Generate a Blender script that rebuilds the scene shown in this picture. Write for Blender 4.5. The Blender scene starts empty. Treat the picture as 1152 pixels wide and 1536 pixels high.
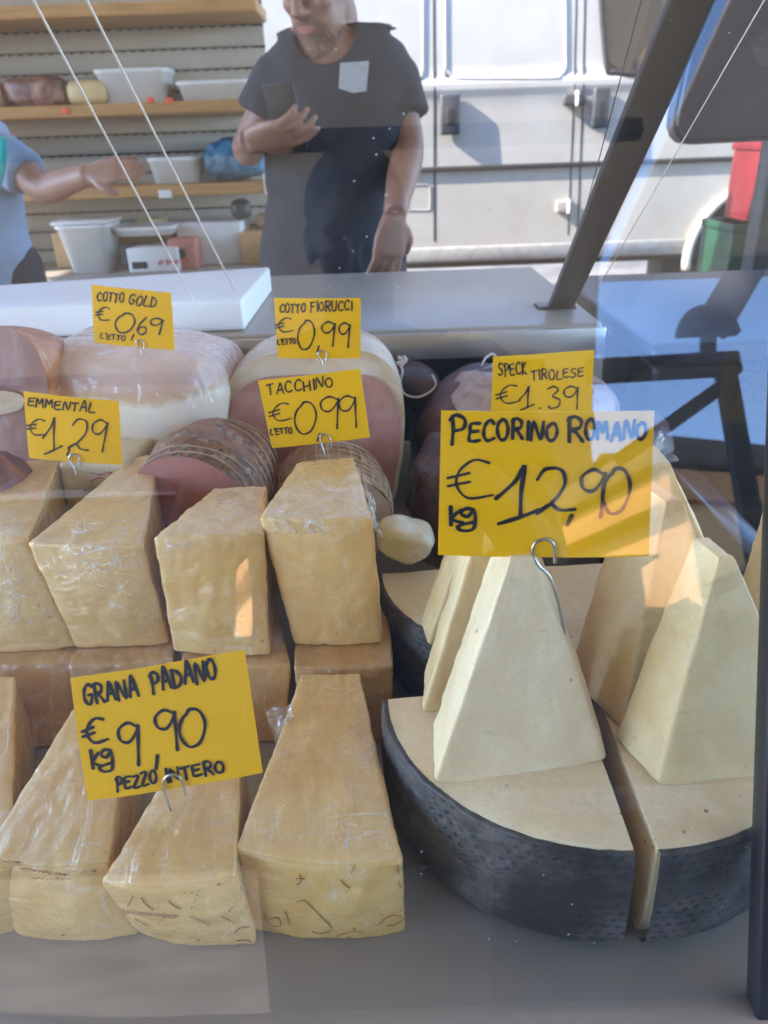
import bpy, bmesh, math, random
from mathutils import Vector, Matrix, noise
from mathutils.bvhtree import BVHTree
random.seed(7)
S = bpy.context.scene
COL = S.collection
V = Vector
R = math.radians

# ------------------------------------------------------------------ camera, sky, sun, exposure
PITCH, ROLL, FPX = R(26), R(2.0), 1150.0
CAM = V((0, 0, 1.15))
FW = V((0, math.cos(PITCH), -math.sin(PITCH)))
_r0 = V((1, 0, 0)); _u0 = V((0, math.sin(PITCH), math.cos(PITCH)))
RT = math.cos(ROLL) * _r0 - math.sin(ROLL) * _u0
UP = math.sin(ROLL) * _r0 + math.cos(ROLL) * _u0
cd = bpy.data.cameras.new('camera'); cam = bpy.data.objects.new('camera', cd); COL.objects.link(cam)
mw = Matrix((RT, UP, -FW)).transposed().to_4x4(); mw.translation = CAM
cam.matrix_world = mw
cd.lens = FPX / 1536 * 36; cd.sensor_width = 36; cd.clip_start = 0.01; cd.clip_end = 500
cd.dof.use_dof = True; cd.dof.focus_distance = 0.60; cd.dof.aperture_fstop = 9.0
S.camera = cam
SUN = V((-0.80, -0.17, 0.56)).normalized()
w = bpy.data.worlds.new('World'); S.world = w; w.use_nodes = True
nt = w.node_tree
sky = nt.nodes.new('ShaderNodeTexSky'); sky.sky_type = 'NISHITA'; sky.sun_disc = False
sky.sun_elevation = math.asin(SUN.z); sky.ozone_density = 4.5; sky.dust_density = 0.1; sky.air_density = 0.75; sky.sun_rotation = math.atan2(SUN.x, SUN.y)
nt.links.new(sky.outputs[0], nt.nodes['Background'].inputs[0])
nt.nodes['Background'].inputs[1].default_value = 0.15
sl = bpy.data.lights.new('sun', 'SUN'); sl.energy = 2.1; sl.angle = R(0.5); sl.color = (1, 0.91, 0.78)
so = bpy.data.objects.new('sun', sl); COL.objects.link(so)
so.rotation_euler = SUN.to_track_quat('Z', 'Y').to_euler()
S.view_settings.view_transform = 'Standard'; S.view_settings.look = 'None'
S.view_settings.exposure = 3.48; S.view_settings.gamma = 1
S.render.engine = 'CYCLES'
S.cycles.use_denoising = True
S.cycles.max_bounces = 10; S.cycles.transparent_max_bounces = 16
S.cycles.sample_clamp_indirect = 6

# pixel of the photograph (1152 x 1536) -> point of the place, on a plane that the thing really stands on
def ray(px, py): return FW + (px - 576) / FPX * RT + (768 - py) / FPX * UP
def az(px, py, z): d = ray(px, py); return CAM + d * ((z - CAM.z) / d.z)
def ay(px, py, y): d = ray(px, py); return CAM + d * ((y - CAM.y) / d.y)
def apl(px, py, p0, n): d = ray(px, py); return CAM + d * ((p0 - CAM).dot(n) / d.dot(n))
LEAN = R(21)
GN = V((0, -math.cos(LEAN), math.sin(LEAN))); G0 = V((0, 0.291, 0.665))
def mirrored(px, py, y):            # the spot in the street that the front glass mirrors
    d = ray(px, py).normalized(); P = CAM + d * ((G0 - CAM).dot(GN) / d.dot(GN)); d = d - 2 * d.dot(GN) * GN
    return P + d * ((y - P.y) / d.y)

# ------------------------------------------------------------------ helpers
def tag(o, label=None, cat=None, group=None, kind=None):
    if label: o['label'] = label
    if cat: o['category'] = cat
    if group: o['group'] = group
    if kind: o['kind'] = kind
    return o
def wloc(o):
    p = V((0, 0, 0))
    while o is not None: p += o.location; o = o.parent
    return p
def thing(name, loc, label, cat, group=None):
    o = bpy.data.objects.new(name, None); COL.objects.link(o); o.location = loc; o.empty_display_size = .05
    return tag(o, label, cat, group)
def link_mesh(name, me, mat, parent=None, origin=None):
    o = bpy.data.objects.new(name, me); COL.objects.link(o)
    off = wloc(parent) if parent else (V(origin) if origin is not None else V((0, 0, 0)))
    me.transform(Matrix.Translation(-off))
    if parent: o.parent = parent
    else: o.location = off
    if mat:
        me.materials.clear(); me.materials.append(mat)
    return o
def obj(name, bm, mat, parent=None, origin=None, smooth=True, recalc=True):
    me = bpy.data.meshes.new(name)
    if recalc: bmesh.ops.recalc_face_normals(bm, faces=bm.faces)
    bm.to_mesh(me); bm.free()
    if smooth:
        for p in me.polygons: p.use_smooth = True
    if origin is None and not parent:
        c = [v.co for v in me.vertices]
        origin = V((sum(v.x for v in c) / len(c), sum(v.y for v in c) / len(c), min(v.z for v in c)))
    return link_mesh(name, me, mat, parent, origin)
def solo(name, bm, mat, label, cat, group=None, smooth=True):
    return tag(obj(name, bm, mat, smooth=smooth), label, cat, group)
def bvh_of(o):
    m = o.data; off = wloc(o)
    return BVHTree.FromPolygons([v.co + off for v in m.vertices], [tuple(p.vertices) for p in m.polygons])
def fbm(p, s, o=3):
    return noise.fractal(V(p) * s, 1.0, 2.0, o)

def block(P8, r=.004, n=12, amp=.001, freq=40, bulge=None, seed=0., crumb=0.):
    """rounded, slightly uneven solid between eight corners: FBL FBR FTL FTR BBL BBR BTL BTR"""
    P = [V(p) for p in P8]
    if len(P) == 8: FBL, FBR, FTL, FTR, BBL, BBR, BTL, BTR = P
    a = ((FBR - FBL).length + (FTR - FTL).length + (BBR - BBL).length + (BTR - BTL).length) / 8
    b = ((BBL - FBL).length + (BBR - FBR).length + (BTL - FTL).length + (BTR - FTR).length) / 8
    c = ((FTL - FBL).length + (FTR - FBR).length + (BTL - BBL).length + (BTR - BBR).length) / 8
    h = V((a, b, c))
    rr = min(r, .9 * min(h))
    bm = bmesh.new(); cache = {}
    def tv(i): # clustered coordinate -1..1
        t = -1 + 2 * i / n
        return t
    bl = bulge or {}
    def vert(i, j, k):
        key = (i, j, k)
        if key in cache: return cache[key]
        q = V((0, 0, 0))
        for ax, idx in ((0, i), (1, j), (2, k)):
            m_ = min(idx, n - idx); sg = -1 if idx < n - idx else 1
            if m_ <= 2: q[ax] = sg * (h[ax] - rr * (0, .5, 1)[m_])
            else: q[ax] = -(h[ax] - rr) + 2 * (h[ax] - rr) * (idx - 2) / (n - 4)
        inn = V([max(-(h[x] - rr), min(h[x] - rr, q[x])) for x in range(3)])
        d = q - inn
        if d.length > 1e-9: q = inn + d.normalized() * rr
        u, v_, w_ = (q.x / a + 1) / 2, (q.y / b + 1) / 2, (q.z / c + 1) / 2
        p = ((FBL * (1 - u) + FBR * u) * (1 - w_) + (FTL * (1 - u) + FTR * u) * w_) * (1 - v_) + \
            ((BBL * (1 - u) + BBR * u) * (1 - w_) + (BTL * (1 - u) + BTR * u) * w_) * v_
        s4 = lambda t: 4 * t * (1 - t)
        if 'front' in bl: p += V((0, -1, 0)) * bl['front'] * s4(u) * (1 - v_) * (.55 + .45 * s4(w_))
        if 'bottom' in bl: p += V((0, 0, -1)) * bl['bottom'] * s4(u) * (1 - w_)
        if 'top' in bl: p += V((0, 0, 1)) * bl['top'] * s4(u) * s4(v_) * w_
        if 'side' in bl: p += (FBR - FBL).normalized() * bl['side'] * (2 * u - 1) * s4(v_) * s4(w_)
        vv = bm.verts.new(p); cache[key] = vv
        return vv
    for ax in range(3):
        for side in (0, n):
            for x in range(n):
                for y in range(n):
                    def g(x_, y_):
                        t = [0, 0, 0]; o = [z for z in range(3) if z != ax]
                        t[ax] = side; t[o[0]] = x_; t[o[1]] = y_
                        return vert(*t)
                    try: bm.faces.new((g(x, y), g(x + 1, y), g(x + 1, y + 1), g(x, y + 1)))
                    except ValueError: pass
    rough(bm, amp, freq, seed, crumb)
    return bm
def rough(bm, amp, freq, seed=0., crumb=0.):
    if amp <= 0: return
    bmesh.ops.recalc_face_normals(bm, faces=bm.faces); bm.normal_update()
    for v in bm.verts:
        p = v.co + V((seed, seed * 1.7, -seed))
        v.co += v.normal * (amp * (fbm(p, freq) * .8 + fbm(p, freq * .3, 2)))
        if crumb: 
            c_ = fbm(p, 120, 3); v.co += v.normal * crumb * (c_ if c_ < 0 else c_ * .35) * (.4 + .6 * max(0, min(1, .5 + fbm(p, 18, 2) * 1.6)))
def box(bm, lo, hi, bev=0.0, seg=2):
    lo, hi = V(lo), V(hi)
    r = bmesh.ops.create_cube(bm, size=1)
    for v in r['verts']:
        v.co = V([(lo[i] + hi[i]) / 2 + v.co[i] * (hi[i] - lo[i]) for i in range(3)])
    if bev:
        es = list({e for v in r['verts'] for e in v.link_edges})
        bmesh.ops.bevel(bm, geom=es, offset=bev, segments=seg, profile=.5, affect='EDGES')
    return bm
def BM(): return bmesh.new()
def boxbm(lo, hi, bev=.003, seg=2): return box(BM(), lo, hi, bev, seg)
def frame_of(d):
    d = d.normalized(); a = V((0, 0, 1)) if abs(d.z) < .9 else V((1, 0, 0))
    x = d.cross(a).normalized(); return x, x.cross(d).normalized()
def tube(bm, pts, rad, seg=10, flat=1.0, caps=True, side=None):
    pts = [V(p) for p in pts]; n = len(pts)
    if not hasattr(rad, '__len__'): rad = [rad] * n
    rings = []; px = None
    for i, p in enumerate(pts):
        d = pts[min(i + 1, n - 1)] - pts[max(i - 1, 0)]
        if d.length < 1e-9: d = V((0, 0, 1))
        d.normalize()
        if side is not None: x = (V(side) - d * d.dot(V(side))).normalized()
        elif px is None: x = frame_of(d)[0]
        else: x = (px - d * d.dot(px)).normalized()
        px = x; y = d.cross(x)
        rr = rad[i]; rx, ry = (rr if hasattr(rr, '__len__') else (rr, rr * flat))
        rings.append([bm.verts.new(p + x * rx * math.cos(t) + y * ry * math.sin(t)) for t in [2 * math.pi * k / seg for k in range(seg)]])
    for a, b in zip(rings, rings[1:]):
        for k in range(seg): bm.faces.new((a[k], a[(k + 1) % seg], b[(k + 1) % seg], b[k]))
    if caps:
        bm.faces.new(rings[0][::-1]); bm.faces.new(rings[-1])
    return bm
def smooth_pts(pts, k=6, closed=False):
    pts = [V(p) for p in pts]; out = []; n = len(pts)
    for i in range(n if closed else n - 1):
        if closed: p0, p1, p2, p3 = pts[(i - 1) % n], pts[i], pts[(i + 1) % n], pts[(i + 2) % n]
        else: p0, p1, p2, p3 = pts[max(i - 1, 0)], pts[i], pts[i + 1], pts[min(i + 2, n - 1)]
        for j in range(k):
            t = j / k
            out.append(.5 * ((2 * p1) + (p2 - p0) * t + (2 * p0 - 5 * p1 + 4 * p2 - p3) * t * t + (3 * p1 - p0 - 3 * p2 + p3) * t ** 3))
    if not closed: out.append(pts[-1])
    return out
def blob(bm, c, rad, rot=None, e=1.0, nu=28, nv=18):
    """superellipsoid: e=1 an ellipsoid, smaller is boxier"""
    def sp(x, p): return math.copysign(abs(x) ** p, x)
    rings = []; M = rot or Matrix.Identity(3)
    for j in range(nv + 1):
        ph = -math.pi / 2 + math.pi * j / nv
        if j in (0, nv):
            rings.append([bm.verts.new(V(c) + M @ V((0, 0, rad[2] * (1 if j else -1))))]); continue
        rings.append([bm.verts.new(V(c) + M @ V((rad[0] * sp(math.cos(ph), e) * sp(math.cos(t), e), rad[1] * sp(math.cos(ph), e) * sp(math.sin(t), e), rad[2] * sp(math.sin(ph), e))))
                      for t in [2 * math.pi * k / nu for k in range(nu)]])
    for a, b in zip(rings, rings[1:]):
        for k in range(nu):
            q = [a[k % len(a)], a[(k + 1) % len(a)], b[(k + 1) % len(b)], b[k % len(b)]]
            f = []
            for v in q:
                if v not in f: f.append(v)
            if len(f) >= 3: bm.faces.new(f)
    return bm
def rot3(x=0, y=0, z=0): return (Matrix.Rotation(R(z), 3, 'Z') @ Matrix.Rotation(R(y), 3, 'Y') @ Matrix.Rotation(R(x), 3, 'X'))
def remeshed(name, bm, mat, parent, voxel=.007, smooth=4):
    me = bpy.data.meshes.new(name); bmesh.ops.recalc_face_normals(bm, faces=bm.faces); bm.to_mesh(me); bm.free()
    o = bpy.data.objects.new(name, me); COL.objects.link(o)
    m = o.modifiers.new('r', 'REMESH'); m.mode = 'VOXEL'; m.voxel_size = voxel
    s = o.modifiers.new('s', 'SMOOTH'); s.iterations = smooth; s.factor = .5
    dg = bpy.context.evaluated_depsgraph_get(); dg.update()
    m2 = bpy.data.meshes.new_from_object(o.evaluated_get(dg))
    bpy.data.objects.remove(o)
    m2.name = name
    for p in m2.polygons: p.use_smooth = True
    return link_mesh(name, m2, mat, parent)

# ------------------------------------------------------------------ materials
class MT:
    def __init__(s, name):
        s.m = bpy.data.materials.new(name); s.m.use_nodes = True; s.t = s.m.node_tree
        s.b = s.t.nodes['Principled BSDF']; s.out = s.t.nodes['Material Output']
    def n(s, typ, **k):
        x = s.t.nodes.new('ShaderNode' + typ)
        for a, b in k.items(): setattr(x, a, b)
        return x
    def l(s, a, b): s.t.links.new(a, b)
    def co(s, kind='Object', scale=(1, 1, 1), rot=(0, 0, 0)):
        c = s.n('TexCoord'); m = s.n('Mapping'); m.inputs['Scale'].default_value = scale
        m.inputs['Rotation'].default_value = [R(a) for a in rot]
        s.l(c.outputs[kind], m.inputs[0]); return m.outputs[0]
    def noise(s, vec, scale, detail=4, rough=.55, dist=0.):
        x = s.n('TexNoise'); x.inputs['Scale'].default_value = scale; x.inputs['Detail'].default_value = detail
        x.inputs['Roughness'].default_value = rough; x.inputs['Distortion'].default_value = dist
        s.l(vec, x.inputs['Vector']); return x.outputs[0]
    def ramp(s, fac, stops):
        x = s.n('ValToRGB'); e = x.color_ramp.elements
        while len(e) > 2: e.remove(e[-1])
        for i, (p, c) in enumerate(stops):
            if i > 1: e.new(p)
            e[i].position = p; e[i].color = (*c, 1) if len(c) == 3 else c
        s.l(fac, x.inputs[0]); return x.outputs[0]
    def mix(s, fac, a, b, typ='MIX'):
        x = s.n('Mix', data_type='RGBA', blend_type=typ)
        for sock, val in ((x.inputs[0], fac), (x.inputs[6], a), (x.inputs[7], b)):
            if hasattr(val, 'links'): s.l(val, sock)
            elif hasattr(val, '__len__'): sock.default_value = (*val, 1) if len(val) == 3 else val
            else: sock.default_value = val
        return x.outputs[2]
    def math(s, op, a, b=0.):
        x = s.n('Math', operation=op)
        for i, v in enumerate((a, b)):
            if hasattr(v, 'links'): s.l(v, x.inputs[i])
            else: x.inputs[i].default_value = v
        return x.outputs[0]
    def bump(s, h, st=.3, d=.002, to='Normal', base=None):
        x = s.n('Bump'); x.inputs['Strength'].default_value = st; x.inputs['Distance'].default_value = d
        s.l(h, x.inputs['Height'])
        if base is not None: s.l(base, x.inputs['Normal'])
        s.l(x.outputs[0], s.b.inputs[to]); return x.outputs[0]
    def set(s, **k):
        for a, v in k.items():
            i = s.b.inputs[a.replace('_', ' ')]
            if hasattr(v, 'links'): s.l(v, i)
            elif hasattr(v, '__len__') and len(v) == 3 and i.type == 'RGBA': i.default_value = (*v, 1)
            else: i.default_value = v
        return s
def plain(name, col, rough=.6, var=.12, scale=14, metal=0., bump=0., coat=0., spec=.5):
    m = MT(name); c = m.co()
    n = m.noise(c, scale, 5)
    d = tuple(x * (1 - var) for x in col); e = tuple(min(1, x * (1 + var)) for x in col)
    m.set(Base_Color=m.ramp(n, [(.3, d), (.7, e)]), Roughness=rough, Metallic=metal, Coat_Weight=coat, Specular_IOR_Level=spec)
    if bump: m.bump(m.noise(c, scale * 4, 6), bump, .003)
    return m.m
def cheese(name, pale, deep, film=.5, speck=.0, sss=.12, streak=.35, crumb=.35, wrap_scale=1.0):
    """paste with cloudy tone, small eyes, and the tight cling film round it"""
    m = MT(name); c = m.co()
    big = m.noise(c, 16, 5, .6, .4)
    col = m.ramp(big, [(.28, deep), (.62, pale), (.85, tuple(min(1, x * 1.06) for x in pale))])
    fine = m.noise(c, 260, 4, .75)
    col = m.mix(m.ramp(fine, [(.40, (0, 0, 0)), (.70, (.6, .6, .6))]), col, tuple(x * .78 for x in pale))
    mid = m.noise(c, 55, 5, .65, .6)
    col = m.mix(m.ramp(mid, [(.42, (0, 0, 0)), (.66, (.35, .35, .35))]), col, tuple(a * .45 + b * .5 for a, b in zip(pale, deep)))
    if speck:
        vo = m.n('TexVoronoi'); vo.inputs['Scale'].default_value = 64; m.l(c, vo.inputs['Vector'])
        k = m.ramp(vo.outputs['Distance'], [(.07, (min(1, speck * 1.3),) * 3), (.12, (0, 0, 0))])
        gate = m.ramp(m.noise(c, 9, 2), [(.50, (0, 0, 0)), (.56, (1, 1, 1))])
        col = m.mix(m.math('MULTIPLY', k, gate), col, (.16, .085, .03))
    vc = m.n('TexVoronoi', feature='DISTANCE_TO_EDGE'); vc.inputs['Scale'].default_value = 34
    wv = m.n('VectorMath', operation='ADD'); m.l(c, wv.inputs[0]); nz = m.n('TexNoise'); nz.inputs['Scale'].default_value = 60; m.l(c, nz.inputs['Vector'])
    sc_ = m.n('VectorMath', operation='SCALE'); m.l(nz.outputs['Color'], sc_.inputs[0]); sc_.inputs['Scale'].default_value = .022; m.l(sc_.outputs[0], wv.inputs[1]); m.l(wv.outputs[0], vc.inputs['Vector'])
    crack = m.math('MULTIPLY', m.ramp(vc.outputs['Distance'], [(.0, (.30, .30, .30)), (.022, (0, 0, 0))]), m.ramp(m.noise(c, 12, 3), [(.55, (0, 0, 0)), (.68, (1, 1, 1))]))
    col = m.mix(m.math('MULTIPLY', crack, min(1, crumb * .8)), col, tuple(x * .55 for x in deep))
    stain = m.ramp(m.noise(c, 7, 4, .6, .8), [(.56, (0, 0, 0)), (.70, (.55, .55, .55))])
    col = m.mix(stain, col, tuple(a * .5 + b * .5 for a, b in zip(deep, (.50, .27, .08))))
    if streak:   # creases of the film, glints painted white into the colour
        cs = m.co('Object', (60, 9, 22), (20, 35, 40)); s1 = m.noise(cs, 1.6 * wrap_scale, 6, .62, 1.2)
        cs2 = m.co('Object', (10, 70, 26), (-30, 15, -35)); s2 = m.noise(cs2, 1.3 * wrap_scale, 6, .62, 1.5)
        k = m.math('ADD', m.ramp(s1, [(.555, (0, 0, 0)), (.66, (streak,) * 3)]), m.ramp(s2, [(.565, (0, 0, 0)), (.67, (streak,) * 3)]))
        patch = m.ramp(m.noise(c, 13, 3), [(.44, (.06, .06, .06)), (.58, (1, 1, 1))])
        col = m.mix(m.math('MULTIPLY', k, patch), col, (.86, .82, .76))
    m.set(Base_Color=col, Roughness=.5, Subsurface_Weight=sss, Subsurface_Radius=(.9, .55, .25), Subsurface_Scale=.008,
          Coat_Weight=film, Coat_Roughness=.10, Coat_IOR=1.58)
    hb = m.math('SUBTRACT', m.math('ADD', m.math('MULTIPLY', m.noise(c, 90, 6, .65), crumb), m.math('MULTIPLY', m.noise(c, 22, 4), 1.0)), m.math('MULTIPLY', crack, .4))
    m.bump(hb, .28, .003)
    wr = m.co('Object', (30, 14, 55), (25, 40, 15)); h = m.noise(wr, 1.1 * wrap_scale, 5, .6, 1.8)
    m.bump(h, .9, .006, 'Coat Normal')
    return m.m

M = {}
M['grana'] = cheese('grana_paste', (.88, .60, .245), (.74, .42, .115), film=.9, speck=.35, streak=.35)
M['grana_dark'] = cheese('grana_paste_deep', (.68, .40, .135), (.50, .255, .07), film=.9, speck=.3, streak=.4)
M['grana_rind'] = cheese('grana_rind', (.85, .545, .18), (.64, .33, .07), film=.7, speck=.6, streak=.25)
M['pecorino'] = cheese('pecorino_paste', (.93, .76, .48), (.80, .58, .29), film=.10, speck=.7, streak=.0, crumb=1.1, sss=.15)
M['pecorino_side'] = cheese('pecorino_cut', (.87, .68, .38), (.72, .48, .19), film=.12, speck=.5, streak=0, crumb=1.2, sss=.15)
M['white_cheese'] = cheese('white_wrapped', (.82, .70, .45), (.58, .45, .19), film=.9, streak=.7)

def rind_black():
    m = MT('black_wax_rind'); uv = m.co('UV')
    c = m.co()
    sep = m.n('SeparateXYZ'); m.l(uv, sep.inputs[0])
    fx = m.math('MULTIPLY', sep.outputs[0], 1.0); fy = m.math('MULTIPLY', sep.outputs[1], 1.0)
    row = m.math('FLOOR', fy); sh = m.math('MULTIPLY', m.math('MODULO', row, 2.0), .5)
    ux = m.math('SUBTRACT', m.math('FRACT', m.math('ADD', fx, sh)), .5); uy = m.math('SUBTRACT', m.math('FRACT', fy), .5)
    r2 = m.math('SQRT', m.math('ADD', m.math('MULTIPLY', ux, ux), m.math('MULTIPLY', uy, uy)))
    nz = m.noise(c, 60, 3)
    dots = m.ramp(m.math('ADD', r2, m.math('MULTIPLY', m.math('SUBTRACT', nz, .5), .55)), [(.17, (1, 1, 1)), (.27, (0, 0, 0))])
    gate = m.ramp(m.noise(c, 20, 4), [(.42, (0, 0, 0)), (.62, (.85, .85, .85))])
    dm = m.math('MULTIPLY', dots, gate)
    base = m.ramp(m.noise(c, 30, 5), [(.3, (.009, .008, .008)), (.7, (.024, .021, .019))])
    cs = m.co('Object', (24, 24, 80), (35, 20, 0)); sc = m.noise(cs, 3.0, 10, .8, 1.0)
    cl = m.noise(c, 12, 4)
    scuff = m.math('MULTIPLY', m.ramp(sc, [(.46, (0, 0, 0)), (.62, (.8, .8, .8))]), m.ramp(cl, [(.38, (.10, .10, .10)), (.6, (1, 1, 1))]))
    haze = m.math('MULTIPLY', m.ramp(cl, [(.42, (.06, .06, .06)), (.60, (.8, .8, .8))]), m.ramp(m.noise(c, 45, 6, .7), [(.35, (.25, .25, .25)), (.6, (1, 1, 1))]))
    col = m.mix(m.math('ADD', scuff, haze), base, (.125, .108, .098))
    col = m.mix(dm, col, (.006, .006, .007))
    m.set(Base_Color=col, Roughness=.55, Coat_Weight=.22, Coat_Roughness=.2)
    m.bump(m.math('SUBTRACT', m.noise(c, 140, 5, .7), m.math('MULTIPLY', dm, 1.6)), .5, .002)
    wr = m.co('Object', (40, 30, 20), (0, 30, 30)); m.bump(m.noise(wr, 1.2, 6, .65, 2.2), .5, .004, 'Coat Normal')
    return m.m
M['rind'] = rind_black()
M['card'] = plain('yellow_card', (.95, .50, .002), .45, .03, 9, spec=.3)
M['ink'] = plain('marker_ink', (.012, .011, .016), .5, .3, 80)
M['wire'] = plain('steel_wire', (.55, .54, .52), .28, .1, 40, metal=1.)
def steel(name, col, rough, sc=(2, 90, 90)):
    m = MT(name); c = m.co('Object', sc)
    n = m.noise(c, 3, 5, .6); c2 = m.co(); n2 = m.noise(c2, 5, 5, .6)
    m.set(Base_Color=m.ramp(n2, [(.3, tuple(x * .8 for x in col)), (.7, col)]), Metallic=.85,
          Roughness=m.ramp(n2, [(.3, (rough * .75,) * 3), (.7, (rough * 1.25,) * 3)]))
    m.bump(n, .08, .001); return m.m
M['steel'] = steel('brushed_steel', (.60, .585, .56), .36)
M['deck'] = plain('display_deck_steel', (.33, .285, .24), .32, .10, 6, metal=.35)
M['white_steel'] = plain('white_worktop', (.31, .28, .245), .38, .10, 7)
M['black'] = plain('black_panel', (.012, .012, .014), .28, .3, 8, coat=.3)
M['dark_arm'] = plain('dark_grey_bar', (.042, .041, .043), .40, .15, 9, spec=.4)
M['black_frame'] = plain('black_frame_metal', (.018, .018, .021), .35, .2, 12)
M['board'] = plain('white_polyethylene', (.82, .83, .84), .35, .03, 9)
def glass(name, f0=.14, graze=1.0, tint=(.985, .99, .985), dirt=.008, dust=.45):
    """flat pane, both faces in one sheet: sees through, mirrors by angle, with wipe marks and dust"""
    m = MT(name); t = m.t; t.nodes.remove(m.b)
    g = m.n('NewGeometry'); dp = m.n('VectorMath', operation='DOT_PRODUCT')
    m.l(g.outputs['Incoming'], dp.inputs[0]); m.l(g.outputs['Normal'], dp.inputs[1])
    k = m.math('SUBTRACT', 1.0, m.math('ABSOLUTE', dp.outputs['Value'])); k5 = m.math('POWER', k, 4.6)
    fr = m.math('ADD', f0, m.math('MULTIPLY', k5, (1 - f0) * graze))
    tr = m.n('BsdfTransparent'); tr.inputs[0].default_value = (*tint, 1)
    gl = m.n('BsdfGlossy'); gl.inputs['Roughness'].default_value = 0.0
    mx = m.n('MixShader'); m.l(fr, mx.inputs[0]); m.l(tr.outputs[0], mx.inputs[1]); m.l(gl.outputs[0], mx.inputs[2])
    c = m.co('Object')
    cs = m.co('Object', (7, 40, 60), (0, 25, 20)); s1 = m.ramp(m.noise(cs, 2.6, 7, .7, 2.), [(.62, (0, 0, 0)), (.74, (.30, .30, .30))])
    cs2 = m.co('Object', (3, 60, 90), (0, -8, 0)); s2 = m.ramp(m.noise(cs2, 4, 6, .7, .4), [(.69, (0, 0, 0)), (.76, (.22, .22, .22))])
    gate = m.ramp(m.noise(c, 6, 3), [(.5, (0, 0, 0)), (.66, (1, 1, 1))])
    vo = m.n('TexVoronoi'); vo.inputs['Scale'].default_value = 95; m.l(c, vo.inputs['Vector'])
    sp = m.math('MULTIPLY', m.ramp(vo.outputs['Distance'], [(.055, (dust,) * 3), (.08, (0, 0, 0))]), m.ramp(m.noise(c, 4.5, 2), [(.56, (0, 0, 0)), (.66, (1, 1, 1))]))
    d = m.math('ADD', m.math('ADD', m.math('MULTIPLY', m.math('ADD', s1, s2), gate), dirt), sp)
    df = m.n('BsdfDiffuse'); df.inputs[0].default_value = (.62, .62, .64, 1)
    m2 = m.n('MixShader'); m.l(d, m2.inputs[0]); m.l(mx.outputs[0], m2.inputs[1]); m.l(df.outputs[0], m2.inputs[2])
    m.l(m2.outputs[0], m.out.inputs[0]); return m.m
M['glass'] = glass('counter_glass')
M['glass_side'] = glass('side_glass', .035, .25, (.97, .985, .985), .012, .6)
M['edge'] = plain('polished_glass_edge', (.80, .78, .72), .2, .05, 20)
def film():
    m = MT('clear_film'); t = m.t; t.nodes.remove(m.b)
    tr = m.n('BsdfTransparent'); gl = m.n('BsdfGlossy'); gl.inputs['Roughness'].default_value = .25
    df = m.n('BsdfDiffuse'); df.inputs[0].default_value = (.8, .78, .74, 1)
    c = m.co(); n = m.noise(c, 60, 4)
    a = m.n('MixShader'); a.inputs[0].default_value = .75; m.l(gl.outputs[0], a.inputs[1]); m.l(df.outputs[0], a.inputs[2])
    b = m.n('MixShader'); m.l(m.ramp(n, [(.4, (.12, .12, .12)), (.65, (.6, .6, .6))]), b.inputs[0]); m.l(tr.outputs[0], b.inputs[1]); m.l(a.outputs[0], b.inputs[2])
    m.l(b.outputs[0], m.out.inputs[0]); return m.m
M['film'] = film()
def meat(name, a, b, c3, scale=18, coat=.4, rough=.45, det=6, dist=.8, bump=.4, speck=None):
    m = MT(name); c = m.co(); n = m.noise(c, scale, det, .62, dist)
    col = m.ramp(n, [(.30, a), (.50, b), (.70, c3)])
    if speck:
        for sc_, cl in ((150, speck), (95, (.45, .33, .20))):
            vo = m.n('TexVoronoi'); vo.inputs['Scale'].default_value = sc_; m.l(c, vo.inputs['Vector'])
            col = m.mix(m.math('MULTIPLY', m.ramp(vo.outputs['Distance'], [(.25, (.9, .9, .9)), (.42, (0, 0, 0))]), m.ramp(m.noise(c, 30, 3), [(.42, (0, 0, 0)), (.55, (1, 1, 1))])), col, cl)
    m.set(Base_Color=col, Roughness=rough, Coat_Weight=coat, Coat_Roughness=.14,
          Subsurface_Weight=.06, Subsurface_Radius=(1, .4, .3), Subsurface_Scale=.006)
    m.bump(m.noise(c, scale * 5, 6, .65), bump, .002)
    wr = m.co('Object', (22, 40, 14), (25, 40, 15)); m.bump(m.noise(wr, 1.2, 5, .6, 2.), .9, .008, 'Coat Normal')
    return m.m
M['ham_pink'] = meat('cooked_ham_cut', (.42, .19, .145), (.50, .245, .195), (.56, .32, .26), 26, .15)
M['ham_fat'] = meat('ham_fat', (.50, .32, .18), (.70, .54, .38), (.78, .68, .54), 14, .6)
M['ham_white'] = meat('wrapped_white_ham', (.50, .30, .24), (.74, .58, .46), (.86, .80, .70), 11, 1.0, .4, 5, 1.2)
def pale_ham():
    m = MT('wrapped_pale_ham'); c = m.co(); sp = m.n('SeparateXYZ'); m.l(c, sp.inputs[0]); n = m.noise(c, 9, 5, .6, .8)
    h = m.math('ADD', sp.outputs[2], m.math('MULTIPLY', m.math('SUBTRACT', n, .5), .05))
    col = m.ramp(h, [(.03, (.55, .36, .26)), (.075, (.86, .75, .58)), (.118, (.88, .79, .64)), (.124, (.66, .42, .24)), (.135, (.62, .40, .32)), (.17, (.70, .52, .45))])
    n2 = m.noise(c, 22, 5, .6, 1.2); col = m.mix(m.ramp(n2, [(.45, (0, 0, 0)), (.7, (.5, .5, .5))]), col, (.90, .84, .76))
    m.set(Base_Color=col, Roughness=.5, Coat_Weight=1., Coat_Roughness=.12)
    wr = m.co('Object', (14, 30, 10), (25, 40, 15)); m.bump(m.noise(wr, 1.2, 4, .55, 1.5), .9, .010, 'Coat Normal'); m.bump(m.noise(c, 40, 5), .3, .003); return m.m
M['ham_white'] = pale_ham()
M['ham_rose'] = meat('roast_cut', (.42, .15, .115), (.48, .185, .145), (.53, .23, .185), 16, .2)
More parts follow.
